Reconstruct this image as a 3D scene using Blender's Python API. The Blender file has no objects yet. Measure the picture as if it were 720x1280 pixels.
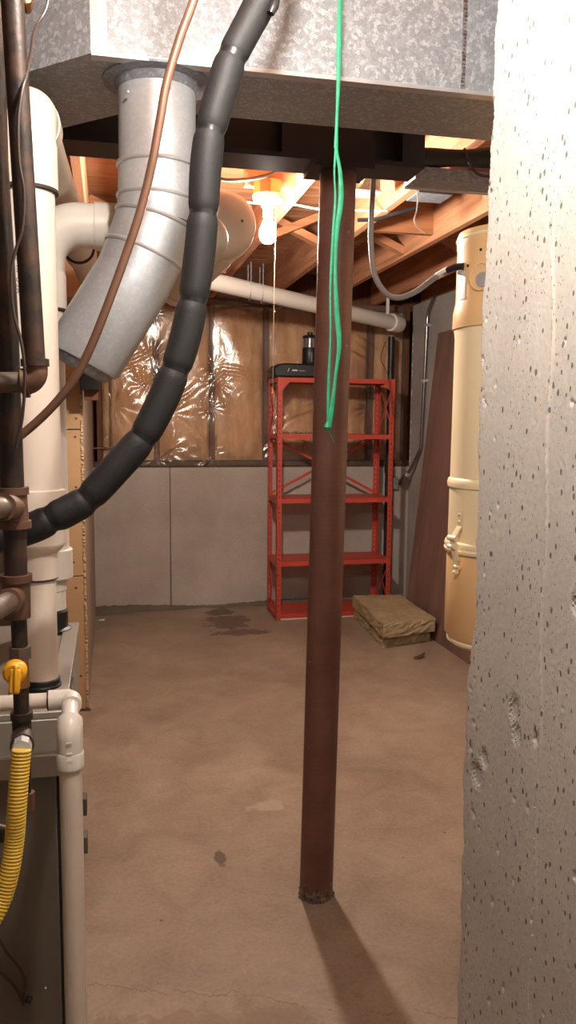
import bpy, bmesh, math, random
import numpy as np
from mathutils import Vector, Matrix
random.seed(7); RNG = np.random.default_rng(7)
scene = bpy.context.scene
COL = scene.collection
PI = math.pi

# ------------------------------------------------------------------ camera
F_PX, CAM_H, YAW, PITCH, ROLL = 1000.0, 1.46, 12.5, 6.6, 0.5
cam_data = bpy.data.cameras.new('camera')
cam_data.sensor_fit = 'VERTICAL'; cam_data.sensor_height = 36.0
cam_data.lens = F_PX / 1280 * 36.0
cam_data.clip_start = 0.02
cam = bpy.data.objects.new('camera', cam_data); COL.objects.link(cam)
ROT = (Matrix.Rotation(math.radians(-YAW), 3, 'Z') @ Matrix.Rotation(math.radians(90 - PITCH), 3, 'X')
       @ Matrix.Rotation(math.radians(ROLL), 3, 'Z'))
cam.matrix_world = Matrix.Translation((0, 0, CAM_H)) @ ROT.to_4x4()
scene.camera = cam

# ------------------------------------------------------------------ world, exposure
world = bpy.data.worlds.new('world'); scene.world = world; world.use_nodes = True
world.node_tree.nodes['Background'].inputs[0].default_value = (0.02, 0.02, 0.022, 1)
world.node_tree.nodes['Background'].inputs[1].default_value = 0.3
scene.view_settings.view_transform = 'Standard'
scene.view_settings.look = 'None'
scene.view_settings.gamma = 1.0
scene.view_settings.use_curve_mapping = False
scene.view_settings.exposure = 0.0
FAR_BULB = 2250.0      # emission of the bare bulb in view
NEAR_BULB = 980.0     # emission of the bare bulb over the camera
FAR_RGB = (1.0, 0.88, 0.76)
NEAR_RGB = (1.0, 0.925, 0.84)


def at(px, py, Y):
    """world point on the plane Y = const seen at a pixel"""
    d = ROT @ Vector(((px - 360) / F_PX, -(py - 640) / F_PX, -1.0))
    return Vector((0, 0, CAM_H)) + d * (Y / d.y)


# ------------------------------------------------------------------ materials
def lin(c):
    return tuple(((v / 12.92) if v <= .04045 else ((v + .055) / 1.055) ** 2.4) for v in c)


class NT:
    def __init__(s, name):
        s.m = bpy.data.materials.new(name); s.m.use_nodes = True
        s.t = s.m.node_tree; s.n = s.t.nodes; s.l = s.t.links
        s.b = s.n['Principled BSDF']; s.out = s.n['Material Output']
        s.tc = s.n.new('ShaderNodeTexCoord')

    def add(s, typ, **kw):
        n = s.n.new(typ)
        for k, v in kw.items():
            if k in n.inputs: n.inputs[k].default_value = v
            else: setattr(n, k, v)
        return n

    def map(s, scale=(1, 1, 1), loc=(0, 0, 0), rot=(0, 0, 0), space='Object'):
        mp = s.n.new('ShaderNodeMapping')
        mp.inputs['Scale'].default_value = scale; mp.inputs['Location'].default_value = loc
        mp.inputs['Rotation'].default_value = rot
        s.l.new(s.tc.outputs[space], mp.inputs['Vector']); return mp.outputs[0]

    def noise(s, scale, detail=4, rough=.55, vec=None, dist=0):
        n = s.add('ShaderNodeTexNoise', Scale=scale, Detail=detail, Roughness=rough, Distortion=dist)
        s.l.new(vec if vec else s.tc.outputs['Object'], n.inputs['Vector']); return n.outputs['Fac']

    def voro(s, scale, feature='F1', vec=None, rnd=1.0):
        n = s.n.new('ShaderNodeTexVoronoi'); n.feature = feature
        n.inputs['Scale'].default_value = scale; n.inputs['Randomness'].default_value = rnd
        s.l.new(vec if vec else s.tc.outputs['Object'], n.inputs['Vector']); return n

    def ramp(s, fac, stops):
        r = s.n.new('ShaderNodeValToRGB'); e = r.color_ramp.elements
        while len(e) < len(stops): e.new(.5)
        for el, (p, c) in zip(e, stops):
            el.position = p; el.color = (*c, 1) if len(c) == 3 else c
        s.l.new(fac, r.inputs[0]); return r.outputs[0]

    def mix(s, fac, a, b, mode='MIX'):
        m = s.n.new('ShaderNodeMix'); m.data_type = 'RGBA'; m.blend_type = mode
        for sock, v in ((m.inputs[0], fac), (m.inputs[6], a), (m.inputs[7], b)):
            if isinstance(v, (int, float)): sock.default_value = v
            elif isinstance(v, tuple): sock.default_value = (*v, 1) if len(v) == 3 else v
            else: s.l.new(v, sock)
        return m.outputs[2]

    def math(s, op, a, b=0.0, clamp=False):
        m = s.n.new('ShaderNodeMath'); m.operation = op; m.use_clamp = clamp
        for sock, v in ((m.inputs[0], a), (m.inputs[1], b)):
            if isinstance(v, (int, float)): sock.default_value = v
            else: s.l.new(v, sock)
        return m.outputs[0]

    def bump(s, h, strength=.3, dist=.01):
        b = s.add('ShaderNodeBump', Strength=strength, Distance=dist)
        s.l.new(h, b.inputs['Height']); s.l.new(b.outputs[0], s.b.inputs['Normal'])

    def set(s, color=None, rough=None, metal=None, spec=None, coat=None):
        for k, v in (('Base Color', color), ('Roughness', rough), ('Metallic', metal),
                     ('Specular IOR Level', spec), ('Coat Weight', coat)):
            if v is None: continue
            if isinstance(v, tuple): s.b.inputs[k].default_value = (*v, 1) if len(v) == 3 else v
            elif isinstance(v, (int, float)): s.b.inputs[k].default_value = v
            else: s.l.new(v, s.b.inputs[k])
        return s.m


def plain(name, srgb, rough=.5, metal=0.0, vary=.12, scale=14, bump=0.0, bscale=120, spec=None):
    """one colour with a little mottling and optional fine relief"""
    t = NT(name); c = lin(srgb)
    a = tuple(v * (1 - vary) for v in c); b = tuple(min(1, v * (1 + vary)) for v in c)
    t.set(t.ramp(t.noise(scale, 5), [(.3, a), (.7, b)]), rough, metal, spec)
    if bump: t.bump(t.noise(bscale, 3), bump, .004)
    return t.m


def spots(t, scale, thr, vec=None):
    """mask of small dark air holes"""
    v = t.voro(scale, vec=vec)
    sep = t.n.new('ShaderNodeSeparateColor'); t.l.new(v.outputs['Color'], sep.inputs[0])
    size = t.math('MULTIPLY', sep.outputs[0], thr)
    return t.math('LESS_THAN', v.outputs['Distance'], size)


def concrete(name, lo, hi, pit_scale=60, pit=.2, bump=.35, vec_scale=(1, 1, 1), streak=0.0):
    t = NT(name); v = t.map(vec_scale)
    big = t.noise(2.2, 6, .6); fine = t.noise(90, 4, .7)
    c = t.ramp(big, [(.3, lin(lo)), (.7, lin(hi))])
    c = t.mix(.25, c, t.ramp(fine, [(.3, (.25, .25, .25)), (.7, (.95, .95, .95))]), 'SOFT_LIGHT')
    if streak:
        st = t.noise(1, 5, .6, t.map((60, 60, .8)))
        c = t.mix(streak, c, t.ramp(st, [(.35, (.3, .28, .25)), (.65, (.75, .75, .75))]), 'SOFT_LIGHT')
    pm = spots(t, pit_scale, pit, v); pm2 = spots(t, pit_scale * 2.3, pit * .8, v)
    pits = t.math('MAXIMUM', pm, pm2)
    c = t.mix(t.math('MULTIPLY', pits, .88), c, tuple(x * .25 for x in lin(lo)))  # shade and dirt inside the holes put into the colour as dark spots
    t.set(c, .88, 0, .25)
    h = t.math('SUBTRACT', t.math('ADD', t.math('MULTIPLY', fine, .5), t.math('MULTIPLY', t.noise(24, 4), .25)), pits)
    t.bump(h, bump, .006)
    return t.m


def floor_material():
    t = NT('stained_floor_concrete')
    big = t.noise(.9, 7, .62, dist=.6); mid = t.noise(4.5, 6, .65, dist=.8); fine = t.noise(70, 4, .7)
    c = t.ramp(big, [(.28, lin((.54, .47, .405))), (.5, lin((.60, .525, .455))), (.72, lin((.655, .58, .505)))])
    c = t.mix(.5, c, t.ramp(mid, [(.3, (.24, .22, .20)), (.5, (.5, .5, .5)), (.7, (.74, .74, .74))]), 'SOFT_LIGHT')
    c = t.mix(.4, c, t.ramp(fine, [(.3, (.25, .25, .25)), (.7, (.7, .7, .7))]), 'SOFT_LIGHT')
    edge = t.noise(9, 5, .7)

    def blot(x, y, rx, ry, col, amt):
        v = t.map((1 / rx, 1 / ry, 1), (-x / rx, -y / ry, 0))
        ln = t.n.new('ShaderNodeVectorMath'); ln.operation = 'LENGTH'; t.l.new(v, ln.inputs[0])
        d = t.math('ADD', ln.outputs['Value'], t.math('MULTIPLY', t.math('SUBTRACT', edge, .5), 2.6))
        m = t.math('SUBTRACT', 1.0, t.math('MULTIPLY', t.math('SUBTRACT', d, .75), 5.0), True)
        m = t.math('MINIMUM', t.math('MAXIMUM', m, 0.0), 1.0)
        return t.mix(t.math('MULTIPLY', m, amt), c, col)
    dark = lin((.36, .285, .23)); green = lin((.34, .31, .24))
    c = blot(.80, 5.62, .17, .24, dark, .7)
    c = blot(.86, 5.33, .22, .09, dark, .7)
    c = blot(.79, 5.92, .12, .12, green, .8)
    c = blot(.335, 2.51, .022, .06, lin((.33, .28, .24)), .75)
    c = blot(.56, 2.84, .07, .05, lin((.70, .64, .57)), .6)
    c = blot(.05, 1.75, .5, .10, lin((.48, .37, .28)), .35)
    sp = spots(t, 7, .045); c = t.mix(t.math('MULTIPLY', sp, .7), c, lin((.28, .22, .18)))
    sp2 = spots(t, 5, .03); c = t.mix(t.math('MULTIPLY', sp2, .6), c, lin((.78, .72, .66)))
    # one hairline crack across the near floor
    sp3 = t.n.new('ShaderNodeSeparateXYZ'); t.l.new(t.tc.outputs['Object'], sp3.inputs[0])
    wob = t.noise(5, 6, .7, t.map((1, 0, 0)))
    yy = t.math('SUBTRACT', t.math('SUBTRACT', sp3.outputs[1], t.math('MULTIPLY', t.math('SUBTRACT', wob, .5), .22)), t.math('MULTIPLY', sp3.outputs[0], -.35))
    cr = t.math('LESS_THAN', t.math('ABSOLUTE', t.math('SUBTRACT', yy, 1.96)), .0022)
    cr = t.math('MULTIPLY', cr, t.math('GREATER_THAN', t.noise(11, 3), .44))
    c = t.mix(t.math('MULTIPLY', cr, .45), c, lin((.42, .30, .23)))
    t.set(c, t.ramp(mid, [(.3, (.55,) * 3), (.7, (.75,) * 3)]), 0, .35)
    t.bump(t.math('ADD', t.math('MULTIPLY', fine, .3), mid), .12, .01)
    return t.m


def galvanized(name, srgb=(.80, .81, .82), rough=.42, scale=55, con=.34, metal=.45):
    t = NT(name)
    v = t.voro(scale); w = t.voro(scale * 2.7)
    sep = t.n.new('ShaderNodeSeparateColor'); t.l.new(v.outputs['Color'], sep.inputs[0])
    sep2 = t.n.new('ShaderNodeSeparateColor'); t.l.new(w.outputs['Color'], sep2.inputs[0])
    f = t.math('ADD', t.math('MULTIPLY', sep.outputs[0], .6), t.math('MULTIPLY', sep2.outputs[1], .4))
    base = lin(srgb)
    c = t.ramp(f, [(.15, tuple(x * (1 - con) for x in base)), (.6, tuple(x * (1 - con * .5) for x in base)), (.85, tuple(min(1, x * (1 + con * .5)) for x in base))])
    c = t.mix(.5, c, t.ramp(t.noise(3, 5), [(.3, (.4, .4, .4)), (.7, (.62, .62, .62))]), 'SOFT_LIGHT')
    r = t.math('ADD', t.math('MULTIPLY', f, .22), rough - .1)
    t.set(c, r, metal)
    t.bump(t.noise(7, 2), .04, .02)
    return t.m


def wood(name, lo, hi, axis='y', rough=.75, scale=1.0):
    t = NT(name)
    s = {'x': (1.2, 26, 26), 'y': (26, 1.2, 26), 'z': (26, 26, 1.2)}[axis]
    v = t.map(tuple(k * scale for k in s))
    g = t.noise(1.0, 6, .62, v, 1.2); blot = t.noise(3, 4)
    c = t.ramp(g, [(.28, lin(lo)), (.68, lin(hi))])
    c = t.mix(.35, c, t.ramp(blot, [(.3, (.33, .3, .27)), (.7, (.66, .64, .62))]), 'SOFT_LIGHT')
    t.set(c, rough, 0, .25); t.bump(g, .15, .004)
    return t.m


def rusty(name, dark, rust, amount=.5, metal=.5, rough=.5):
    t = NT(name)
    n = t.noise(22, 6, .7); m = t.ramp(n, [(max(0, .62 - amount * .5), (0, 0, 0)), (.75 - amount * .3, (1, 1, 1))])
    c = t.mix(m, lin(dark), lin(rust))
    t.set(c, t.ramp(n, [(.3, (rough - .1,) * 3), (.7, (rough + .2,) * 3)]), metal)
    t.bump(t.noise(130, 4), .25, .002)
    return t.m


def column_material():
    t = NT('oxide_column_paint')
    n = t.noise(9, 5); band = t.noise(1, 4, .6, t.map((3, 3, 160)))
    c = t.ramp(n, [(.3, lin((.385, .25, .21))), (.7, lin((.46, .305, .255)))])
    c = t.mix(.3, c, t.ramp(band, [(.35, (.36, .36, .36)), (.65, (.62, .62, .62))]), 'SOFT_LIGHT')
    sp = spots(t, 34, .13); up = t.math('GREATER_THAN', t.noise(5, 2), .55)
    c = t.mix(t.math('MULTIPLY', t.math('MULTIPLY', sp, up), .6), c, lin((.66, .56, .52)))
    sepx = t.n.new('ShaderNodeSeparateXYZ'); t.l.new(t.tc.outputs['Object'], sepx.inputs[0])
    foot = t.math('LESS_THAN', t.math('ADD', sepx.outputs[2], t.math('MULTIPLY', t.noise(26, 5, .7), .16)), .115)
    c = t.mix(t.math('MULTIPLY', foot, .75), c, t.ramp(t.noise(60, 4), [(.4, lin((.20, .15, .13))), (.6, lin((.58, .53, .48)))]))
    t.set(c, .5, 0, .45)
    t.bump(t.math('ADD', band, t.math('MULTIPLY', n, .6)), .10, .004)
    return t.m


def batt_material():
    t = NT('amber_glass_fibre')
    n = t.noise(5, 6, .65, t.map((2.4, 1, .8))); f = t.noise(120, 4, .75)
    c = t.ramp(n, [(.25, lin((.72, .55, .39))), (.5, lin((.86, .69, .51))), (.75, lin((.94, .81, .63)))])
    c = t.mix(.3, c, t.ramp(f, [(.3, (.25, .25, .25)), (.7, (.75, .75, .75))]), 'SOFT_LIGHT')
    st = t.noise(1, 4, .6, t.map((30, 30, .7)))
    c = t.mix(.4, c, t.ramp(st, [(.35, (.30, .27, .24)), (.6, (.6, .6, .6))]), 'SOFT_LIGHT')
    t.set(c, .95, 0, .1); t.bump(t.math('ADD', f, t.math('MULTIPLY', n, 2.0)), .5, .01)
    return t.m


def plastic_sheet():
    t = NT('clear_poly_sheet')
    t.n.remove(t.b)
    tr = t.add('ShaderNodeBsdfTransparent', Color=(.93, .89, .85, 1))
    gl = t.add('ShaderNodeBsdfGlossy', Roughness=.17, Color=(1, 1, 1, 1))
    df = t.add('ShaderNodeBsdfDiffuse', Color=(.55, .47, .42, 1))
    bp = t.add('ShaderNodeBump', Strength=.22, Distance=.01)
    h = t.math('ADD', t.noise(9, 5, .6, t.map((2, 1, 1)), 1.5), t.math('MULTIPLY', t.noise(40, 3, .6, t.map((1, 1, 2))), .25))
    t.l.new(h, bp.inputs['Height'])
    fr = t.add('ShaderNodeFresnel', IOR=1.6)
    for n in (gl, df, fr): t.l.new(bp.outputs[0], n.inputs['Normal'])
    m1 = t.n.new('ShaderNodeMixShader'); m1.inputs[0].default_value = .11
    t.l.new(tr.outputs[0], m1.inputs[1]); t.l.new(df.outputs[0], m1.inputs[2])
    m2 = t.n.new('ShaderNodeMixShader')
    t.l.new(t.math('MULTIPLY', fr.outputs[0], 1.25, True), m2.inputs[0])
    t.l.new(m1.outputs[0], m2.inputs[1]); t.l.new(gl.outputs[0], m2.inputs[2])
    t.l.new(m2.outputs[0], t.out.inputs[0])
    return t.m


def emitter(name, rgb, strength):
    t = NT(name)
    t.set((.9, .9, .88), .3)
    t.b.inputs['Emission Color'].default_value = (*rgb, 1)
    t.b.inputs['Emission Strength'].default_value = strength
    return t.m


M = {
    'floor': floor_material(),
    'wall_concrete': concrete('old_wall_concrete', (.625, .585, .55), (.72, .68, .645), 34, .09, .2, streak=0),
    'side_concrete': concrete('grey_side_concrete', (.59, .57, .555), (.68, .66, .64), 30, .10, .2, streak=.12),
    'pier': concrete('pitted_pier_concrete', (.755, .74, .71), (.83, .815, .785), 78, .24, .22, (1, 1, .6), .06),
    'joint': concrete('dark_joint_mortar', (.36, .33, .285), (.46, .42, .37), 40, .1, .4),
    'lime': plain('lime_deposit', (.82, .78, .72), .9, bump=.4),
    'drywall': plain('tan_fibreboard', (.72, .58, .43), .85, vary=.06, scale=5, bump=.1, bscale=260),
    'drywall_side': plain('tan_board_paper', (.60, .52, .45), .85, vary=.06, scale=5, bump=.1, bscale=260),
    'paper': plain('torn_board_paper', (.82, .70, .54), .9, bump=.3),
    'joist': wood('fir_joist', (.60, .40, .29), (.78, .56, .42), 'y'),
    'plank': wood('subfloor_pine', (.62, .43, .31), (.83, .63, .47), 'x'),
    'brace': wood('bridging_wood', (.52, .34, .23), (.70, .49, .34), 'x'),
    'stud': wood('stud_wood', (.33, .21, .15), (.47, .31, .22), 'z'),
    'sill': wood('sill_wood', (.26, .19, .15), (.38, .29, .23), 'x'),
    'batt': batt_material(),
    'poly': plastic_sheet(),
    'board': wood('dark_plywood', (.41, .315, .28), (.53, .415, .37), 'z', .5, .25),
    'beam': plain('black_beam_paint', (.15, .15, .165), .45, vary=.25, scale=8),
    'column': column_material(),
    'galv': galvanized('spangled_galvanized', (.70, .72, .74), .46, 120, .36, .2),
    'galv_pipe': galvanized('round_duct_galvanized', (.80, .82, .84), .40, 160, .09),
    'galv_dull': galvanized('dull_galvanized', (.60, .61, .64), .5, 90),
    'zinc': plain('zinc_plate', (.80, .80, .81), .32, .45, bump=.05),
    'chrome': plain('emt_steel', (.62, .62, .64), .25, .95),
    'pvc': plain('cream_pvc', (.92, .86, .80), .32, vary=.03, scale=3),
    'pvc_white': plain('white_pvc', (.86, .83, .79), .35, vary=.03, scale=3),
    'pvc_dirty': plain('dusty_pvc', (.85, .80, .74), .4, vary=.08, scale=6),
    'pvc_gap': plain('pipe_joint_dark_ring', (.22, .19, .16), .8),  # dark ring colour for the plastic pipe joints
    'print': plain('grey_print_ink', (.45, .43, .41), .7, vary=0),
    'rubber': plain('black_rubber', (.10, .095, .09), .5, vary=.2),
    'foam': plain('black_pipe_foam', (.115, .115, .12), .62, vary=.10, scale=30, bump=.15, bscale=300),
    'tape': plain('black_tape', (.11, .11, .115), .35, vary=.1),
    'copper': plain('tarnished_copper', (.50, .37, .30), .38, .55, vary=.2, scale=9),
    'brass': plain('brass', (.72, .52, .32), .35, .85, vary=.2),
    'iron': rusty('black_iron', (.205, .185, .175), (.33, .24, .19), .35, .45, .42),
    'rust_iron': rusty('rusty_fitting', (.25, .19, .16), (.42, .30, .235), .8, .25, .55),
    'grey_iron': rusty('dull_grey_pipe', (.40, .37, .34), (.46, .37, .31), .4, .4, .5),
    'yellow': plain('yellow_jacket', (.88, .73, .28), .4, vary=.05),
    'handle_yellow': plain('yellow_handle_vinyl', (.93, .68, .14), .45, vary=.04),
    'steel': plain('furnace_sheet_steel', (.60, .575, .535), .42, .35, vary=.06, scale=4),
    'steel_dark': plain('furnace_door_enamel', (.40, .37, .33), .4, .2, vary=.06, scale=3),
    'gap': plain('dark_gap', (.06, .055, .05), .8),
    'red': plain('orange_red_enamel', (.73, .27, .21), .42, vary=.08, scale=6),
    'wool': None,
    'tan_enamel': plain('tan_enamel', (.92, .76, .55), .28, vary=.03, scale=3),
    'cream_enamel': plain('cream_enamel', (.96, .89, .74), .3, vary=.03, scale=3),
    'sticker': plain('silver_sticker', (.86, .86, .86), .3, .3, vary=.1),
    'flex': plain('grey_flex_jacket', (.50, .49, .48), .4, vary=.1),
    'dark_plastic': plain('black_plastic', (.10, .10, .11), .45, vary=.15),
    'mid_plastic': plain('smoky_band', (.48, .46, .46), .3, .3, vary=.2),
    'white_mark': plain('white_print', (.75, .75, .76), .6, vary=0),
    'green': plain('green_twine', (.14, .60, .43), .55, vary=.2, scale=60),
    'white_wire': plain('white_wire', (.86, .84, .80), .5),
    'dark_wire': plain('brown_wire', (.24, .19, .17), .4),
    'romex': plain('yellow_cable', (.88, .76, .45), .5),
    'string': plain('pull_cord', (.66, .60, .52), .7),
    'porcelain': plain('porcelain', (.94, .93, .90), .25, vary=.02),
    'scrap': plain('dry_brown_scrap', (.36, .24, .18), .8),
    'clear': plain('crumpled_plastic', (.66, .55, .44), .25, vary=.3, scale=50),
    'far_bulb': emitter('lit_bulb_glass', FAR_RGB, FAR_BULB),
    'near_bulb': emitter('lit_bulb_glass_overhead', NEAR_RGB, NEAR_BULB),
}


def wool_material():
    t = NT('mineral_wool_fibre')
    n = t.noise(7, 5, .6); f = t.noise(1, 5, .75, t.map((40, 40, 190)))
    c = t.ramp(n, [(.3, lin((.62, .55, .43))), (.7, lin((.73, .66, .53)))])
    c = t.mix(.55, c, t.ramp(f, [(.35, (.25, .22, .2)), (.65, (.72, .72, .7))]), 'SOFT_LIGHT')
    t.set(c, .95, 0, .1); t.bump(f, .7, .006); return t.m


M['wool'] = wool_material()


# ------------------------------------------------------------------ mesh building
class MB:
    def __init__(s): s.v = []; s.f = []

    def quad(s, *pts):
        i = len(s.v); s.v += [tuple(p) for p in pts]; s.f.append(tuple(range(i, i + len(pts)))); return s

    def hexa(s, p):      # p: bottom 4 CCW, top 4 CCW
        i = len(s.v); s.v += [tuple(q) for q in p]
        s.f += [tuple(i + k for k in q) for q in ((3, 2, 1, 0), (4, 5, 6, 7), (0, 1, 5, 4), (1, 2, 6, 5), (2, 3, 7, 6), (3, 0, 4, 7))]
        return s

    def box(s, x0, x1, y0, y1, z0, z1):
        return s.hexa([(x0, y0, z0), (x1, y0, z0), (x1, y1, z0), (x0, y1, z0), (x0, y0, z1), (x1, y0, z1), (x1, y1, z1), (x0, y1, z1)])

    def bar(s, p, q, w, h, up=(0, 0, 1)):
        p, q = Vector(p), Vector(q); d = (q - p).normalized(); up = Vector(up)
        if abs(d.dot(up)) > .98: up = Vector((0, 1, 0))
        a = d.cross(up).normalized() * (w / 2); b = a.cross(d).normalized() * (h / 2)
        return s.hexa([p - a - b, p + a - b, q + a - b, q - a - b, p - a + b, p + a + b, q + a + b, q - a + b])

    def prism(s, pts, d):
        """closed polygon extruded along vector d"""
        i = len(s.v); n = len(pts); d = Vector(d)
        s.v += [tuple(p) for p in pts] + [tuple(Vector(p) + d) for p in pts]
        s.f.append(tuple(i + k for k in range(n))[::-1]); s.f.append(tuple(i + n + k for k in range(n)))
        for k in range(n):
            s.f.append((i + k, i + (k + 1) % n, i + n + (k + 1) % n, i + n + k))
        return s

    def tube(s, pts, r, n=16, cap=True, flat=1.0, ref=None):
        pts = [Vector(p) for p in pts]; m = len(pts)
        rs = list(r) if hasattr(r, '__len__') else [r] * m
        t = [(pts[min(k + 1, m - 1)] - pts[max(k - 1, 0)]).normalized() for k in range(m)]
        a = Vector(ref) if ref else (Vector((0, 0, 1)) if abs(t[0].z) < .9 else Vector((1, 0, 0)))
        a = (a - t[0] * a.dot(t[0])).normalized()
        i = len(s.v)
        for k in range(m):
            a = (a - t[k] * a.dot(t[k])).normalized(); b = t[k].cross(a)
            for j in range(n):
                th = 2 * PI * j / n
                s.v.append(tuple(pts[k] + (a * math.cos(th) * flat + b * math.sin(th)) * rs[k]))
        for k in range(m - 1):
            for j in range(n):
                j2 = (j + 1) % n
                s.f.append((i + k * n + j, i + k * n + j2, i + (k + 1) * n + j2, i + (k + 1) * n + j))
        if cap:
            s.f.append(tuple(i + j for j in range(n))[::-1]); s.f.append(tuple(i + (m - 1) * n + j for j in range(n)))
        return s

    def cyl(s, p, q, r, n=20, cap=True, r2=None):
        return s.tube([p, q], [r, r if r2 is None else r2], n, cap)

    def lathe(s, prof, c, n=32, axis=(0, 0, 1)):
        ax = Vector(axis).normalized(); c = Vector(c)
        a = Vector((1, 0, 0)) if abs(ax.x) < .9 else Vector((0, 1, 0))
        a = (a - ax * a.dot(ax)).normalized(); b = ax.cross(a); i = len(s.v); m = len(prof)
        for r, z in prof:
            for j in range(n):
                th = 2 * PI * j / n
                s.v.append(tuple(c + ax * z + (a * math.cos(th) + b * math.sin(th)) * max(r, 1e-5)))
        for k in range(m - 1):
            for j in range(n):
                j2 = (j + 1) % n
                s.f.append((i + k * n + j, i + k * n + j2, i + (k + 1) * n + j2, i + (k + 1) * n + j))
        if prof[0][0] > 1e-4: s.f.append(tuple(i + j for j in range(n))[::-1])
        if prof[-1][0] > 1e-4: s.f.append(tuple(i + (m - 1) * n + j for j in range(n)))
        return s

    def ball(s, c, r, n=14, m=8):
        return s.lathe([(r * math.sin(PI * k / m), -r * math.cos(PI * k / m)) for k in range(m + 1)], c, n)

    def ring(s, c, axis, R, r, n=28, m=8):
        prof = [(R + r * math.cos(2 * PI * k / m), r * math.sin(2 * PI * k / m)) for k in range(m)]
        ax = Vector(axis).normalized(); c = Vector(c)
        a = Vector((1, 0, 0)) if abs(ax.x) < .9 else Vector((0, 1, 0))
        a = (a - ax * a.dot(ax)).normalized(); b = ax.cross(a); i = len(s.v)
        for rr, z in prof:
            for j in range(n):
                th = 2 * PI * j / n
                s.v.append(tuple(c + ax * z + (a * math.cos(th) + b * math.sin(th)) * rr))
        for k in range(m):
            k2 = (k + 1) % m
            for j in range(n):
                j2 = (j + 1) % n
                s.f.append((i + k * n + j, i + k * n + j2, i + k2 * n + j2, i + k2 * n + j))
        return s

    def grid(s, P):
        """P: array (a, b, 3)"""
        i = len(s.v); A, B = P.shape[:2]
        s.v += [tuple(map(float, p)) for p in P.reshape(-1, 3)]
        for a in range(A - 1):
            for b in range(B - 1):
                q = i + a * B + b; s.f.append((q, q + 1, q + B + 1, q + B))
        return s

    def build(s, name, mat, parent=None, label=None, cat=None, group=None, kind=None, smooth=True, bevel=0, base=None):
        v = np.array(s.v, float)
        if parent is None:
            o0 = np.array(base if base is not None else [(v[:, 0].min() + v[:, 0].max()) / 2, (v[:, 1].min() + v[:, 1].max()) / 2, v[:, 2].min()])
            loc = o0
        else:
            o0 = np.array(world_loc(parent)); loc = np.zeros(3)
        me = bpy.data.meshes.new(name)
        me.from_pydata((v - o0).tolist(), [], s.f)
        bm = bmesh.new(); bm.from_mesh(me); bmesh.ops.recalc_face_normals(bm, faces=bm.faces); bm.to_mesh(me); bm.free()
        me.materials.append(M[mat] if isinstance(mat, str) else mat)
        if smooth:
            me.polygons.foreach_set('use_smooth', [True] * len(me.polygons))
            me.set_sharp_from_angle(angle=math.radians(38))
        o = bpy.data.objects.new(name, me); COL.objects.link(o); o.location = loc
        if parent is not None: o.parent = parent
        if bevel:
            b = o.modifiers.new('bevel', 'BEVEL'); b.width = bevel; b.segments = 2; b.limit_method = 'ANGLE'
        tag(o, label, cat, group, kind)
        return o


def world_loc(o):
    l = Vector((0, 0, 0))
    while o is not None: l += o.location; o = o.parent
    return l


def tag(o, label=None, cat=None, group=None, kind=None):
    for k, v in (('label', label), ('category', cat), ('group', group), ('kind', kind)):
        if v: o[k] = v
    return o


def thing(name, loc, label=None, cat=None, group=None, kind=None):
    o = bpy.data.objects.new(name, None); COL.objects.link(o); o.location = loc; o.empty_display_size = .1
    return tag(o, label, cat, group, kind)


def copy_part(o, parent, loc=(0, 0, 0), rot=None):
    c = o.copy(); COL.objects.link(c); c.parent = parent; c.location = loc
    if rot: c.rotation_euler = rot
    return c


def spline(pts, per=10):
    """Catmull-Rom through points"""
    P = [Vector(p) for p in pts]; P = [P[0] * 2 - P[1]] + P + [P[-1] * 2 - P[-2]]
    out = []
    for k in range(1, len(P) - 2):
        a, b, c, d = P[k - 1:k + 3]
        for j in range(per):
            t = j / per
            out.append(.5 * ((2 * b) + (c - a) * t + (2 * a - 5 * b + 4 * c - d) * t * t + (3 * b - a - 3 * c + d) * t ** 3))
    out.append(P[-2]); return out


def fillet(pts, rad, n=8):
    """polyline with round bends"""
    P = [Vector(p) for p in pts]; out = [P[0]]
    for k in range(1, len(P) - 1):
        u = (P[k - 1] - P[k]).normalized(); w = (P[k + 1] - P[k]).normalized()
        ang = u.angle(w); d = min(rad / math.tan(ang / 2), (P[k - 1] - P[k]).length * .95, (P[k + 1] - P[k]).length * .95)
        a, b = P[k] + u * d, P[k] + w * d
        r = d * math.tan(ang / 2); cdir = (u + w).normalized(); c = P[k] + cdir * (r / math.sin(ang / 2))
        va, vb = a - c, b - c; tot = va.angle(vb); axis = va.cross(vb).normalized()
        for j in range(n + 1):
            out.append(c + Matrix.Rotation(tot * j / n, 3, axis) @ va)
    out.append(P[-1]); return out


JB = 2.36                 # joist bottoms
DECK = 2.59               # underside of the subfloor
BACK = 6.10               # face of the rear foundation wall
LEDGE = 1.09              # top of that foundation

# ================================================================== THE SETTING
MB().box(-2.2, 3.0, -1.6, 6.5, -.12, 0).build('floor', 'floor', kind='structure', smooth=False, base=(0, 0, 0))

# ---- rear wall: foundation panels, sill, studs, batts
wb = thing('wall_back', (0, BACK, 0), kind='structure')
MB().box(-2.2, .431, BACK, BACK + .25, 0, LEDGE).build('concrete_panel', 'wall_concrete', wb, bevel=.006)
MB().box(.437, 2.62, BACK, BACK + .25, 0, LEDGE).build('concrete_panel', 'wall_concrete', wb, bevel=.006)
MB().box(.42, .442, BACK + .008, BACK + .2, 0, LEDGE - .01).build('pour_joint', 'joint', wb)
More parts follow.
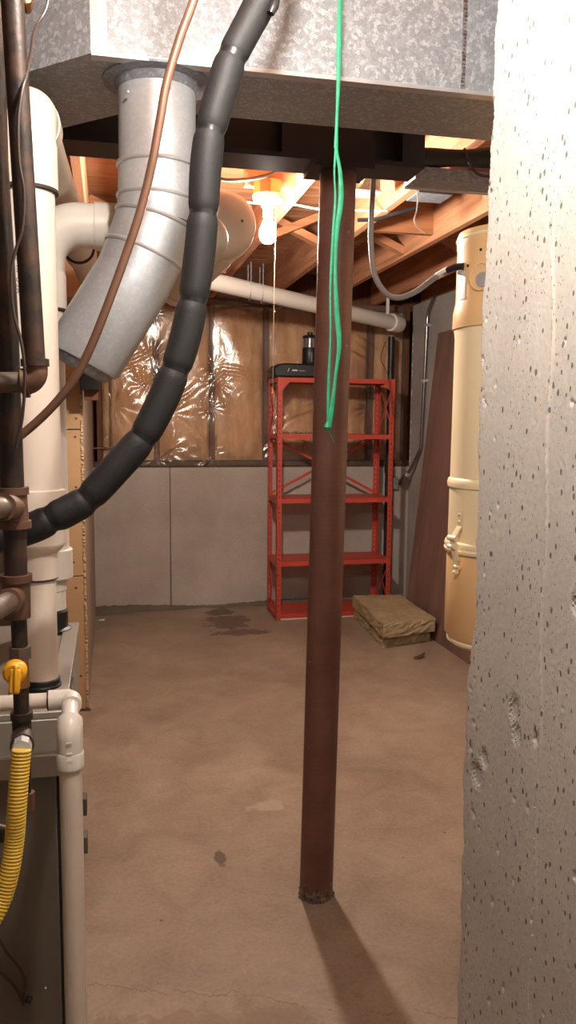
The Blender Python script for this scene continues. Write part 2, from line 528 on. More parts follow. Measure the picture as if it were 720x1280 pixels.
# rough mortar fillet along the foot of the wall
nx = 160; cove = np.zeros((nx, 4, 3))
for i in range(nx):
    x = -.2 + 2.5 * i / (nx - 1)
    w = .05 + .03 * math.sin(x * 3.1 + 2) + .012 * math.sin(x * 17) + RNG.uniform(-.006, .006)
    h = .030 + .012 * math.sin(x * 5 + 1) + RNG.uniform(-.004, .004)
    if x < .15: w += (.15 - x) * .25; h += (.15 - x) * .03
    for j, (dy, z) in enumerate(((w, .002), (w * .55, h * .35), (w * .2, h * .8), (.0, h))):
        cove[i, j] = (x, BACK - dy, z)
MB().grid(cove).build('mortar_cove', 'joint', wb)
MB().box(-2.2, 2.62, BACK + .03, BACK + .17, LEDGE, LEDGE + .045).build('sill_plate', 'sill', wb)
MB().box(-2.2, 2.62, BACK + .05, BACK + .14, JB - .04, JB).build('top_plate', 'stud', wb)
STUDS = [-.50, -.08, .345, .765, 1.185, 1.605, 2.03, 2.33]
for x in STUDS:
    MB().box(x - .019, x + .019, BACK + .05, BACK + .14, LEDGE + .045, JB - .04).build('stud', 'stud', wb, bevel=.002)
for a, b in zip(STUDS[:-1], STUDS[1:]):
    if a < -.4: continue
    na, nz = 22, 50; P = np.zeros((na, nz, 3)); ph = RNG.uniform(0, 6, 6)
    for i in range(na):
        u = i / (na - 1)
        for j in range(nz):
            w = j / (nz - 1); x = a + .021 + (b - a - .042) * u; z = LEDGE + .05 + (JB - .045 - LEDGE - .05) * w
            bulge = (4 * u * (1 - u)) ** .45 * (min(1, 10 * w, 10 * (1 - w))) ** .6
            lump = .010 * math.sin(9 * u + 3 * w + ph[0]) * math.sin(11 * w + ph[1]) + .008 * math.sin(17 * u + ph[2]) + .006 * math.sin(31 * w + 8 * u + ph[3])
            P[i, j] = (x, BACK + .108 - .050 * bulge + lump * bulge, z)
    MB().grid(P).build('insulation_batt', 'batt', wb)
MB().box(-2.2, 2.62, BACK + .16, BACK + .25, LEDGE, DECK + .2).build('rim_sheathing', 'stud', wb)
# black pipe-chase bay at the left end of the rear wall
cpb = MB(); cpb.tube([(.012, BACK + .04, JB), (.004, BACK + .04, 1.245), (.004, BACK + .04, 1.235)], .008, 10)
cpb.tube([(-.20, BACK + .04, 1.232), (.05, BACK + .04, 1.238)], .007, 10)
cpb.build('water_line', 'copper', wb)

# ---- right foundation wall, and the nearer return the canister hangs on
wr = thing('wall_right', (2.35, 4.2, 0), kind='structure')
MB().box(2.35, 2.62, 2.3, BACK, 0, JB).build('concrete_face', 'side_concrete', wr)
ch = MB()
for k in range(26):
    z = 1.12 + k * .040 + RNG.uniform(-.01, .01)
    if RNG.random() < .7: ch.box(2.345, 2.352, BACK - .024 - RNG.uniform(0, .005), BACK - .02, z, z + RNG.uniform(.008, .034))
ch.build('chipped_corner', 'lime', wr, kind='stuff')
MB().box(1.28, 2.62, .95, 2.3, 0, JB).build('wall_right_return', 'side_concrete', kind='structure')

# ---- the pitted concrete wall end beside the camera, modelled with its holes, chips and seam
wp = thing('wall_near_right', (.6, 1.0, 0), kind='structure')
ny, nz = 230, 760
ys = np.linspace(.72, 1.245, ny); zs = np.linspace(.24, JB, nz)
YY, ZZ = np.meshgrid(ys, zs, indexing='ij'); X = np.full_like(YY, .6)
X += .0012 * np.sin(YY * 40 + ZZ * 3) * np.sin(ZZ * 5) + RNG.normal(0, .00025, X.shape)
dseam = YY - (1.035 - .03 * (1.9 - ZZ) + .004 * np.sin(ZZ * 23))
X += np.where(dseam < 0, -.0018, 0) - .0026 * np.exp(-(dseam / .003) ** 2)
near_edge = None
for k in range(170):
    y0 = RNG.uniform(.62, 1.25); z0 = RNG.uniform(.24, JB)
    if RNG.random() < .45: y0 = 1.245 - abs(RNG.normal(0, .045))
    if RNG.random() < .2: y0 = RNG.uniform(.80, .98)
    r = RNG.choice([.0022, .003, .004, .0055], p=[.45, .35, .15, .05]); el = RNG.uniform(1.0, 1.9)
    i0, i1 = np.searchsorted(ys, [y0 - 2.2 * r, y0 + 2.2 * r]); j0, j1 = np.searchsorted(zs, [z0 - 2.2 * r * el, z0 + 2.2 * r * el])
    if i1 <= i0 or j1 <= j0: continue
    dy = (YY[i0:i1, j0:j1] - y0) / r; dz = (ZZ[i0:i1, j0:j1] - z0) / (r * el)
    q = np.clip(1.25 - np.sqrt(dy ** 2 + dz ** 2) * (1 + .25 * np.sin(5 * np.arctan2(dz, dy) + k)), 0, 1)
    X[i0:i1, j0:j1] += q ** .6 * r * 1.1
for (y0, z0, r) in ((1.085, 1.02, .016), (1.075, .985, .013), (1.18, .90, .012), (1.2, .86, .016), (.93, 1.22, .012)):
    d = np.sqrt(((YY - y0) / r) ** 2 + ((ZZ - z0) / (r * 1.3)) ** 2) + .35 * np.sin(YY * 900) * np.sin(ZZ * 700)
    X += np.clip(1.2 - d, 0, 1) * .008
# ragged free edge
z_ = zs; edge = .004 * np.sin(z_ * 9) + .003 * np.sin(z_ * 31 + 1) + .0025 * np.sin(z_ * 77) + RNG.normal(0, .0012, nz)
edge -= .012 * np.clip(np.sin(z_ * 6.3 + .7) - .72, 0, 1) * 3 * RNG.uniform(.4, 1, nz)
edge += np.where((z_ < 1.15), .010, 0) * np.clip((1.15 - z_) * 8, 0, 1)
t_ = np.clip((YY - 1.20) / .045, 0, 1)
YY = YY + t_ * edge[None, :]
X += np.clip(t_ - .75, 0, 1) ** 2 * .10
P = np.stack([X, YY, ZZ], -1)
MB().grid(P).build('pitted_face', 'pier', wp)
e = MB()
strip = np.zeros((5, nz, 3))
for q in range(5):
    strip[q, :, 0] = P[-1, :, 0] + q * .06; strip[q, :, 1] = P[-1, :, 1] + (.004 * math.sin(q * 2.0)); strip[q, :, 2] = zs
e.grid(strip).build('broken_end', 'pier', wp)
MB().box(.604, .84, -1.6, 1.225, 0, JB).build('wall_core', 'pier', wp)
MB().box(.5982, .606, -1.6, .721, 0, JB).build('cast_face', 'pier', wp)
seam = MB()
for k in range(150):
    z = .2 + k * .0143; y = 1.035 - .03 * (1.9 - z) + .004 * math.sin(z * 23)
    if RNG.random() < .45:
        w = RNG.uniform(.0005, .0014); seam.box(.5955, .600, y - w, y + w, z, z + RNG.uniform(.005, .013))
seam.build('form_seam_fins', 'lime', wp, kind='stuff')
MB().box(.84, 1.28, .95, 1.2, 0, JB).build('wall_right_link', 'side_concrete', kind='structure')

# ---- tan partition at left: stud wall end clad in board pieces
wl = thing('wall_left', (-.2, 5.0, 0), kind='structure')
MB().box(-.30, -.146, 4.012, BACK, 0, JB).build('partition_core', 'stud', wl)
MB().box(-.146, -.130, 4.004, BACK, .004, JB - .002).build('side_board', 'drywall_side', wl)
for z0, z1 in ((.006, .683), (.688, 1.400), (1.405, 2.02), (2.026, JB)):
    MB().box(-.30, -.138, 3.998, 4.012, z0, z1).build('end_board', 'drywall', wl, bevel=.002)
MB().box(-.24, -.128, 3.86, 3.998, 2.005, 2.105).build('nailer_block', 'drywall', wl, bevel=.003)
ed = MB()
for k in range(260):
    z = .02 + k * .0078
    if RNG.random() < .62:
        ed.box(-.137 - RNG.uniform(.001, .004), -.131 + RNG.uniform(0, .004), 3.994, 4.004, z, z + RNG.uniform(.003, .012))
ed.build('torn_paper_edge', 'paper', wl, kind='stuff')
for px, py in ((95, 523), (94, 546), (95, 609), (92, 703), (95, 735), (101, 845)):
    p = at(px, py, 3.997); MB().cyl(p, p + Vector((0, .004, 0)), .006, 10).build('screw_dimple', 'stud', wl)
MB().box(-.30, -.12, 3.99, 4.0, 0, .012).build('corner_bead', 'rust_iron', wl)
MB().box(-2.2, -.30, 4.6, 4.7, 0, JB).build('wall_left_far', 'drywall_side', kind='structure')
MB().box(-2.2, -2.05, -1.6, 4.6, 0, JB).build('wall_left_near', 'side_concrete', kind='structure')
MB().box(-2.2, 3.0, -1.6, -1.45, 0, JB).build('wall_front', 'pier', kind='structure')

# ---- ceiling: joists, bridging, subfloor planks
ce = thing('ceiling', (.5, 3, JB), kind='structure')
JX = [-1.86, -1.43, -.99, -.56, -.125, .305, .735, 1.165, 1.60, 2.03, 2.45]
proto = None
for x in JX:
    if proto is None:
        proto = MB().box(x, x + .038, -1.55, 6.2, JB, DECK).build('joist', 'joist', ce, bevel=.003)
    else:
        copy_part(proto, ce, (x - JX[0], 0, 0))
y = -1.5; k = 0; protos = []
while y < 6.2:
    w = .140
    if k < 3:
        protos.append((y, MB().box(-2.2, 2.9, y, y + w - .004, DECK, DECK + .019).build('subfloor_plank', 'plank', ce)))
    else:
        y0, o = protos[k % 3]; copy_part(o, ce, (RNG.uniform(-.3, .05), y - y0, 0))
    y += w; k += 1
MB().box(-2.3, 3.1, -1.7, 6.6, DECK + .022, DECK + .06).build('floor_deck_above', 'joist', ce)
for (x0, x1) in ((.343, .735), (.773, 1.165), (1.203, 1.60), (1.638, 2.03), (-.087, .305)):
    for s in (0, 1):
        za, zb = (JB + .03, DECK - .03) if s == 0 else (DECK - .03, JB + .03)
        MB().bar((x0, 4.28 + s * .05, za), (x1, 4.28 + s * .05, zb), .038, .062, (0, 1, 0)).build('bridging_strut', 'brace', ce)
MB().box(.343, .735, 5.2, 5.238, JB + .02, DECK).build('joist_blocking', 'brace', ce)
MB().box(1.203, 1.60, 3.9, 3.938, JB + .03, DECK).build('joist_blocking', 'brace', ce)

# ---- clear plastic sheet stapled over the batts
x0, x1, z0, z1 = -.05, 2.30, LEDGE + .015, JB - .01
nx, nz = 330, 190
xs = np.linspace(x0, x1, nx); zz = np.linspace(z0, z1, nz); XX, Z2 = np.meshgrid(xs, zz, indexing='ij')
D = np.full_like(XX, .02)
sx = np.array(STUDS); dist = np.min(np.abs(XX[..., None] - sx), -1)
D += .012 * (1 - np.exp(-(dist / .09) ** 2)) * (1 + .5 * np.sin(XX * 7 + Z2 * 4)) + .004 * np.sin(XX * 13 + 5 * Z2) * np.sin(Z2 * 11 + XX * 3)
rs = np.random.default_rng(11)
for k in range(26):
    cx = rs.choice(sx[1:]) + rs.normal(0, .012) if rs.random() < .75 else rs.uniform(x0, x1)
    cz = rs.uniform(z0, z1); th0 = rs.uniform(0, 2 * PI)
    dx, dz = XX - cx, Z2 - cz; r = np.sqrt(dx ** 2 + dz ** 2) + 1e-6; th = np.arctan2(dz, dx)
    kk = rs.integers(9, 17); R = rs.uniform(.06, .17)
    fan = np.exp(-((np.angle(np.exp(1j * (th - th0)))) / .8) ** 2)
    D += .0045 * np.exp(-((r - R * .6) / (R * .5)) ** 2) * np.sin(kk * th + rs.uniform(0, 6)) * (.25 + fan)
for k in range(16):
    cx, cz = rs.uniform(x0, x1), rs.uniform(z0, z1); a = rs.normal(.3, .6); L = rs.uniform(.08, .25)
    u = (XX - cx) * math.cos(a) + (Z2 - cz) * math.sin(a); w = -(XX - cx) * math.sin(a) + (Z2 - cz) * math.cos(a)
    D += .005 * np.exp(-(u / L) ** 2) * np.exp(-(w / .05) ** 2) * np.cos(w / .009 + 2 * np.sin(u * 14))
P = np.stack([XX, BACK + .045 - D, Z2], -1)
MB().grid(P).build('plastic_vapor_sheet', 'poly', label='clear wrinkled plastic sheet stapled over amber insulation on rear wall', cat='plastic sheet')

# ---- dark board leaning on the right wall
bd = MB()
bx = lambda z: 2.088 + (2.325 - 2.088) * z / 2.09
bd.hexa([(bx(0), 4.35, 0), (bx(0) + .016, 4.35, 0), (bx(0) + .016, 5.44, 0), (bx(0), 5.44, 0),
         (bx(2.09), 4.42, 2.09), (bx(2.09) + .016, 4.42, 2.09), (bx(2.09) + .016, 5.525, 2.09), (bx(2.09), 5.525, 2.09)])
lb = bd.build('plywood_sheet', 'board', label='tall dark brown plywood sheet leaning against the right wall', cat='board', bevel=.004)

# ================================================================== STEEL, DUCTS
sb = thing('steel_beam', (-.3, 2.25, 2.157), 'black painted steel beam carried on the brown round column', 'beam')
for nm, a in (('bottom_flange', (2.185, 2.315, 2.157, 2.170)), ('top_flange', (2.185, 2.315, 2.345, JB - .002)), ('web', (2.245, 2.255, 2.170, 2.345))):
    MB().box(-2.04, .865, a[0], a[1], a[2], a[3]).build(nm, 'beam', sb, smooth=False)
MB().box(.80, .865, 2.187, 2.245, 2.170, 2.345).build('stiffener_plate', 'beam', sb, smooth=False)
MB().box(.46, .72, 2.187, 2.245, 2.170, 2.345).build('packing_block', 'beam', sb, smooth=False)

sc_ = thing('support_column', (.598, 2.25, 0), 'dark red-brown round steel column standing mid-floor with a crusty foot', 'column')
MB().tube([(.598, 2.25, 0), (.634, 2.25, 2.145)], .051, 40).build('shaft', 'column', sc_)
MB().box(.55, .718, 2.18, 2.32, 2.143, 2.157).build('top_plate', 'beam', sc_)
cr = MB()
for k in range(46):
    th = RNG.uniform(0, 2 * PI); r = .051 + RNG.uniform(-.001, .004); s_ = RNG.uniform(.002, .005); z = abs(RNG.normal(0, .006))
    cr.ball((.598 + r * math.cos(th), 2.25 + r * math.sin(th), z + .003), s_, 6, 4)
cr.build('crusted_concrete', 'lime' if False else 'joint', sc_, kind='stuff')

# ---- rectangular trunk duct with an angled left leg
ZD0, ZD1, YF, YR = 2.15, 2.345, 1.66, 1.92
td = thing('trunk_duct', (.5, 1.79, ZD0), 'large rectangular galvanized sheet metal duct hung below the joists', 'duct')
s45 = math.sqrt(.5); LL = .48
fl = [(1.279, YF), (-.026, YF), (-LL * .76, YF + LL * .65)]
rr_ = [(1.279, YR), (.075, YR), (-LL * .76 + .17, YF + LL * .65 + .20)]
b1 = MB(); b1.hexa([(*fl[1], ZD0), (*fl[0], ZD0), (*rr_[0], ZD0), (*rr_[1], ZD0), (*fl[1], ZD1), (*fl[0], ZD1), (*rr_[0], ZD1), (*rr_[1], ZD1)])
b1.build('straight_section', 'galv', td, smooth=False)
b2 = MB(); b2.hexa([(*fl[2], ZD0), (*fl[1], ZD0), (*rr_[1], ZD0), (*rr_[2], ZD0), (*fl[2], ZD1), (*fl[1], ZD1), (*rr_[1], ZD1), (*rr_[2], ZD1)])
b2.build('angled_section', 'galv', td, smooth=False)
MB().box(-.024, 1.279, YF - .004, YF + .02, ZD0 - .004, ZD0 + .004).build('bottom_hem', 'zinc', td)
MB().box(-.025, .006, YF - .003, YF, ZD0 + .004, ZD1).build('corner_strip', 'zinc', td)
sm = MB(); sm.box(.733, .741, YF - .003, YF, ZD0 + .004, ZD1)
sm.build('slip_joint', 'galv_dull', td)
rs_ = MB()
for k in range(26):
    z = ZD0 + .01 + k * .0072; rs_.box(.735 + RNG.uniform(-.003, .002), .739 + RNG.uniform(-.001, .003), YF - .0036, YF - .002, z, z + RNG.uniform(.002, .006))
rs_.build('rust_specks', 'rust_iron', td, kind='stuff')

# ---- round drop with adjustable elbow
rd = thing('round_duct', (.104, 1.765, 1.35), 'round galvanized duct with jointed elbow dropping from the big rectangular duct', 'duct')
RP = .0795; YG = 1.765
pa = Vector((.106, YG, ZD0)); pb = at(197, 250, YG); pend = at(106, 446, YG)
d0 = (pb - pa).normalized(); pm = at(184, 300, YG)
d1 = (pend - pm).normalized()
MB().tube([pa + Vector((0, 0, .0)), pa - Vector((0, 0, .004)), pa - Vector((0, 0, .007)), pa - Vector((0, 0, .022))], [.112, .111, .088, .0805], 36).build('flared_collar', 'galv_dull', rd)
MB().tube([pa, pa.lerp(pb, .72)], RP, 40).build('straight_pipe', 'galv_pipe', rd)
q = [pa.lerp(pb, .72), pb, pb.lerp(pm, .55) + Vector((.012, 0, -.0)), pm + d1 * .03, pm + d1 * .10]
q = [pa.lerp(pb, .72), pb, at(194, 276, YG), at(180, 318, YG), at(165, 352, YG)]
rg = [RP + .0012, RP + .003, RP + .0015, RP + .003, RP + .001]
for k in range(4):
    MB().tube([q[k], q[k + 1]], [rg[k], rg[k + 1]], 40, cap=False).build('elbow_gore', 'galv_pipe', rd)
for k in (0, 1, 2, 3):
    a = q[max(k - 1, 0)] if k else pa; dirv = (q[k + 1] - a).normalized()
    MB().ring(q[k], dirv, RP + .002, .0048, 40, 8).build('elbow_bead', 'zinc', rd)
MB().tube([q[4] - d1 * .01, pend - d1 * .0, pend + d1 * .012], [RP + .002, RP + .002, RP - .004], 40).build('lower_pipe', 'galv_pipe', rd)
MB().tube([pend + d1 * .011, pend + d1 * .03], [RP - .006, RP - .02], 40).build('crimped_end', 'galv_dull', rd)
for px, py in ((212, 110), (160, 115), (186, 244)):
    p = at(px, py, YG - RP + .004); MB().ball(p, .0035, 8, 5).build('screw', 'zinc', rd)

# ---- second round duct beyond the beam
bd2 = thing('branch_duct', (.3, 2.8, 2.0), 'pale round branch duct with a domed end beside the lit bulb', 'duct')
e0 = at(281, 279, 2.62); e1 = at(222, 356, 4.0); dv = (e1 - e0).normalized(); rb = .106
prof = [(.0, 0), (.035, .003), (.070, .015), (.091, .036), (.101, .06), (rb, .10), (rb, .12)]
MB().lathe(prof, e0 - dv * .06, 36, dv).build('domed_end', 'pvc_dirty', bd2)
MB().cyl(e0 + dv * .06, e1, rb - .002, 36).build('duct_run', 'pvc_dirty', bd2)
MB().ring(e0 + dv * .06, dv, rb, .003, 36).build('end_bead', 'zinc', bd2)
for q_ in (.30, .85):
    c_ = e0.lerp(e1, q_); MB().ring(c_, dv, rb + .001, .0015, 36, 6).build('hanger_band', 'galv_dull', bd2)
    MB().box(c_.x - .009, c_.x + .009, c_.y - .001, c_.y + .001, c_.z + rb - .002, DECK).build('hanger_strap', 'galv_dull', bd2)
p = at(303, 276, 2.555); MB().ball(p, .005, 8, 5).build('screw', 'galv_dull', bd2)

# ---- things in the gap right of the beam
pn = thing('sheet_metal_duct', (1.05, 2.4, 2.165), 'flat grey sheet metal duct running right from the beam end', 'duct')
MB().box(.885, 1.70, 2.305, 2.395, 2.165, 2.20).build('duct_body', 'galv_dull', pn, smooth=False)
MB().box(.885, 1.70, 2.393, 2.40, 2.160, 2.175).build('hem', 'zinc', pn, smooth=False)
hs = spline([(.86, 2.33, 2.225), (.96, 2.32, 2.232), (1.06, 2.31, 2.236), (1.16, 2.33, 2.25), (1.27, 2.40, 2.262)], 8)
MB().tube(hs, [.027 + .003 * math.sin(k * .37) for k in range(len(hs))], 14).build('black_foam_hose', 'foam', label='lumpy black foam hose lying on the flat grey duct', cat='hose')
lp = [(1.02, 2.272, 2.25), (1.05, 2.268, 2.19), (1.09, 2.268, 2.175), (1.13, 2.268, 2.19), (1.16, 2.27, 2.25), (1.185, 2.27, 2.362)]
MB().tube(spline(lp, 8), .004, 8).build('black_cable_loop', 'dark_wire', label='thin black cable drooping in a loop below the foam hose', cat='cable')
jb = thing('steel_junction_box', (1.28, 3.14, JB), 'flat grey steel box fixed under the joists behind the flat duct', 'box')
MB().box(1.205, 1.345, 3.10, 3.22, JB - .001, JB + .05).build('box_body', 'galv_dull', jb, bevel=.003)
MB().box(1.20, 1.35, 3.095, 3.225, JB - .006, JB - .001).build('cover', 'galv_dull', jb, bevel=.002)
jb2 = thing('cable_junction_box', (1.02, 3.3, JB + .02), 'grey steel outlet box beside the yellow cable between joists', 'box')
MB().box(.95, 1.06, 3.14, 3.24, JB + .005, JB + .055).build('box_body', 'galv_dull', jb2, bevel=.003)
MB().box(.945, 1.065, 3.135, 3.245, JB - .001, JB + .005).build('cover', 'zinc', jb2, bevel=.002)
rom = spline([(1.0, 3.17, JB + .05), (.97, 3.10, JB + .02), (.965, 3.02, JB + .03), (1.0, 2.95, JB + .07), (1.06, 2.98, JB + .10), (1.10, 3.2, JB + .13), (1.14, 3.6, JB + .13)], 8)
MB().tube(rom, .0065, 8).build('yellow_cable', 'romex', label='yellow cable curling into the outlet box between joists', cat='cable')
MB().tube(spline([at(447, 275, 3.35), at(470, 274, 3.35), at(495, 267, 3.33), at(525, 258, 3.3)], 8), .009, 8).build('black_cable', 'dark_plastic', label='black cable crossing under the joists right of the column', cat='cable')
ww = [at(517, 231, 2.40), at(522, 243, 2.42), at(521, 262, 2.44), at(518, 276, 2.46), at(524, 286, 2.5), at(531, 292, 2.52)]
MB().tube(spline(ww, 8), .0022, 6).build('white_wire', 'white_wire', label='thin white wire dangling from the beam end', cat='wire')

# ---- flexible cable to the canister
fx = thing('flexible_cable', (1.0, 2.3, 1.9), 'grey flexible cable looping from the beam to the cream canister', 'cable')
fp = spline([at(468, 212, 2.36), at(466, 240, 2.36), at(464, 275, 2.36), at(464, 310, 2.35), at(469, 345, 2.33), at(483, 367, 2.30), at(500, 372, 2.26),
             at(522, 363, 2.22), at(545, 346, 2.17), at(560, 338, 2.13)], 8)
MB().tube(fp, .0082, 12).build('jacket', 'flex', fx)
MB().tube([at(546, 345, 2.17), at(560, 337, 2.13)], .0094, 12).build('worn_wrap', 'white_wire', fx)
MB().tube([at(559, 338, 2.13), at(569, 334, 2.11), at(580, 333, 2.085)], [.0085, .010, .010], 12).build('connector', 'dark_plastic', fx)
MB().tube([at(574, 340, 2.1), at(578, 341, 2.09)], .008, 10).build('lock_nut', 'zinc', fx)

# ================================================================== CANISTER
cv = thing('vacuum_canister', (1.093, 2.10, .80), 'tall cream and tan cylindrical canister hung behind the concrete wall end', 'canister')
CX, CY = 1.093, 2.10
L = lambda prof, nm, m: MB().lathe(prof, (CX, CY, 0), 56).build(nm, m, cv)
L([(.138, .832), (.150, .850), (.150, 1.075), (.146, 1.090)], 'dust_bucket', 'tan_enamel')
L([(.0, .812), (.128, .815), (.143, .826), (.143, .832), (.136, .840), (.0, .842)], 'bucket_rim', 'cream_enamel')
L([(.150, 1.086), (.157, 1.090), (.159, 1.097), (.156, 1.103), (.158, 1.110), (.155, 1.118), (.149, 1.121)], 'clamp_band', 'cream_enamel')
L([(.148, 1.118), (.148, 1.270), (.153, 1.274), (.155, 1.285), (.152, 1.296), (.147, 1.300), (.146, 1.69), (.149, 1.715), (.149, 1.72)], 'body', 'cream_enamel')
L([(.153, 1.715), (.154, 1.725), (.153, 1.76), (.147, 1.79), (.1465, 1.93), (.148, 1.935), (.148, 1.965), (.144, 1.975), (.06, 1.985), (0, 1.986)], 'motor_cap', 'tan_enamel')
L([(.1485, 1.952), (.1500, 1.954), (.1500, 1.958), (.1485, 1.960)], 'cap_groove', 'cream_enamel')


def on_can(px, py, r):
    """point of the canister's side seen at a pixel"""
    d = ROT @ Vector(((px - 360) / F_PX, -(py - 640) / F_PX, -1.0)); o = Vector((0, 0, CAM_H))
    ox, oy = o.x - CX, o.y - CY; A = d.x ** 2 + d.y ** 2; B = 2 * (ox * d.x + oy * d.y); Cc = ox ** 2 + oy ** 2 - r * r
    disc = B * B - 4 * A * Cc
    t = (-B - math.sqrt(max(disc, 0))) / (2 * A); p = o + d * t
    n = Vector((p.x - CX, p.y - CY, 0)).normalized(); return p, n


p, n = on_can(602, 346, .147); u = Vector((-n.y, n.x, 0))
MB().lathe([(.037, -.004), (.037, .004), (.034, .006), (.032, .004)], p, 28, n).build('exhaust_port', 'tan_enamel', cv)
MB().lathe([(.0325, .003), (.032, .0035), (0, .0035)], p, 28, n).build('port_opening', 'rubber', cv)
MB().lathe([(.020, .0045), (.019, .008), (0, .010)], p + u * .006 - Vector((0, 0, .008)), 20, n).build('port_damper', 'zinc', cv)
p, n = on_can(578, 352, .147)
nn = 7; Pg = np.zeros((nn, 2, 3)); th0 = math.atan2(n.y, n.x)
for i in range(nn):
    th = th0 - .16 + .28 * i / (nn - 1)
    for j, z in ((0, p.z - .048), (1, p.z + .025)): Pg[i, j] = (CX + .1485 * math.cos(th), CY + .1485 * math.sin(th), z)
MB().grid(Pg).build('silver_sticker', 'sticker', cv, 'torn silver sticker')
for px, py in ((585, 332), (601, 312)):
    p, n = on_can(px, py, .147); MB().ball(p, .004, 8, 5).build('screw', 'dark_plastic', cv)
# toggle latch
p, n = on_can(575, 683, .154); u = Vector((-n.y, n.x, 0)); zv = Vector((0, 0, 1))
b0 = p + n * .003
lt = MB(); lt.bar(b0 + zv * .100, b0 + zv * .050, .015, .004, n)
for k in (.090, .070): lt.ball(b0 + zv * k + n * .003, .0045, 8, 5)
lt.build('latch_strap', 'cream_enamel', cv)
c0 = b0 + n * .022 + zv * .012 - u * .004
lt = MB(); lt.bar(b0 + zv * .056 + n * .001, c0 + zv * .012, .016, .005, n)
lt.tube([c0 - u * .016 + zv * .012, c0 + u * .014 + zv * .012], .008, 12)
lt.tube([c0 - u * .016 - zv * .012, c0 + u * .010 - zv * .012], .0065, 12); lt.build('latch_hinge', 'cream_enamel', cv)
lt = MB(); lt.bar(c0 + zv * .010, c0 - zv * .052 - n * .012 + u * .004, .018, .007, n)
lt.bar(c0 - zv * .052 - n * .012 + u * .004, c0 - zv * .060 - n * .012 + u * .004, .012, .006, n); lt.build('latch_lever', 'cream_enamel', cv)
lt = MB(); e_ = c0 - zv * .070 - n * .016 + u * .004
lt.tube([e_ - u * .010, e_ + u * .010], .0055, 10); lt.bar(e_, e_ - zv * .018, .010, .005, n); lt.ball(e_ - zv * .016 - u * .007 + n * .003, .006, 8, 6)
lt.build('latch_catch', 'cream_enamel', cv)
MB().box(1.23, 1.285, 2.05, 2.15, 1.35, 1.65).build('wall_bracket', 'galv_dull', cv)

# ================================================================== DRAIN PIPE
dp = thing('drain_pipe', (1.2, 5.3, 2.1), 'long white plastic drain pipe sloping under the joists near rear wall', 'pipe')
a = at(231, 344, 4.72); b = at(493, 404, 5.80); dd = (b - a).normalized()
MB().cyl(a, b, .052, 32).build('pipe_run', 'pvc_white', dp)
MB().cyl(a - dd * .012, a + dd * .03, .060, 32).build('end_hub', 'pvc_white', dp)
MB().lathe([(.052, 0), (.064, .004), (.066, .02), (.066, .10), (.060, .115), (0, .118)], b - dd * .05, 32, dd).build('end_hub', 'pvc_white', dp)
for px in (311, 326):
    y_ = a.y + (b.y - a.y) * (px - 231) / (493 - 231); c = at(px, 0, y_); c = a + dd * ((c.x - a.x) / dd.x)
    arc = [Vector((c.x, c.y - .0555 * math.cos(t), c.z - .0555 * math.sin(t))) for t in np.linspace(0, PI, 13)]
    pts = [Vector((c.x, c.y - .0555, JB + .05))] + arc + [Vector((c.x, c.y + .0555, JB + .05))]
    o = MB()
    for i in range(len(pts) - 1):
        seg = pts[i + 1] - pts[i]; m = max(1, int(seg.length / .02))
        for k in range(m):
            p0 = pts[i] + seg * (k / m); p1 = pts[i] + seg * ((k + .8) / m)
            o.bar(p0, p1, .019 if px > 320 else .015, .003, (1, 0, 0)) if abs(seg.normalized().x) < .9 else None
    o.tube(pts, .003, 6, True)
    o.build('strap_hanger', 'galv_dull', dp)
c = a + dd * ((at(482, 385, b.y).x - a.x) / dd.x)
MB().box(c.x - .012, c.x + .012, c.y - .002, c.y + .002, c.z + .05, JB + .01).build('plastic_hanger', 'pvc_white', dp)
MB().bar(at(198, 369, 5.6), at(233, 358, 5.75), .03, .025).bar(at(203, 374, 5.6), at(233, 366, 5.75), .012, .012).build('metal_rail', 'zinc', label='short pale metal rail near the left end of drain pipe', cat='rail', smooth=False)
sk = thing('black_drain_stack', (2.10, 5.90, 0), 'black plastic pipe rising behind the right end of red shelves', 'pipe')
MB().tube([(2.13, 5.97, 0), (2.13, 5.97, 2.1)], .026, 18).build('pipe_run', 'dark_plastic', sk)
MB().tube([(2.13, 5.97, 1.05), (2.13, 5.97, 1.12)], .033, 18).build('coupling', 'dark_plastic', sk)

# ---- conduit on right wall
cd = thing('steel_conduit', (2.32, 5.8, 1.0), 'shiny steel conduit bending down the right wall to an outlet box', 'conduit')
cp = fillet([(2.328, 5.63, JB), (2.328, 5.74, 2.26), (2.328, 5.80, 1.25), (2.30, 5.90, 1.10), (2.26, 5.97, 1.0)], .10, 6)
MB().tube(cp, .0125, 14).build('tube', 'chrome', cd)
MB().tube([(2.285, 5.935, 1.05), (2.272, 5.955, 1.025)], .018, 14).build('compression_nut', 'zinc', cd)
MB().tube([(2.275, 5.95, 1.03), (2.25, 5.985, .975), (2.24, 6.00, .955)], [.024, .030, .022], 16).build('pull_elbow', 'chrome', cd)
for z, y_ in ((1.75, 5.77), (2.16, 5.745)):
    MB().box(2.313, 2.3495, y_ - .03, y_ + .03, z, z + .018).build('conduit_clip', 'zinc', cd)
ob = thing('outlet_box', (2.19, BACK, .93), 'small grey outlet box behind the red shelf upright', 'box')
MB().box(2.16, 2.245, BACK - .05, BACK - .002, .91, 1.01).build('box_body', 'galv_dull', ob, bevel=.004)
MB().tube(spline([(2.17, BACK - .055, .99), (2.13, BACK - .07, .97), (2.13, BACK - .07, .93), (2.17, BACK - .06, .91)], 6), .005, 8).build('wire_loop', 'dark_wire', ob)
MB().tube(spline([at(482, 427, 5.55), at(476, 447, 5.52), at(481, 460, 5.5), at(486, 475, 5.52), at(491, 520, 5.54)], 8), .003, 6).build('thin_dark_cord', 'dark_wire', label='thin dark cord dangling past the right shelf upright', cat='cord')

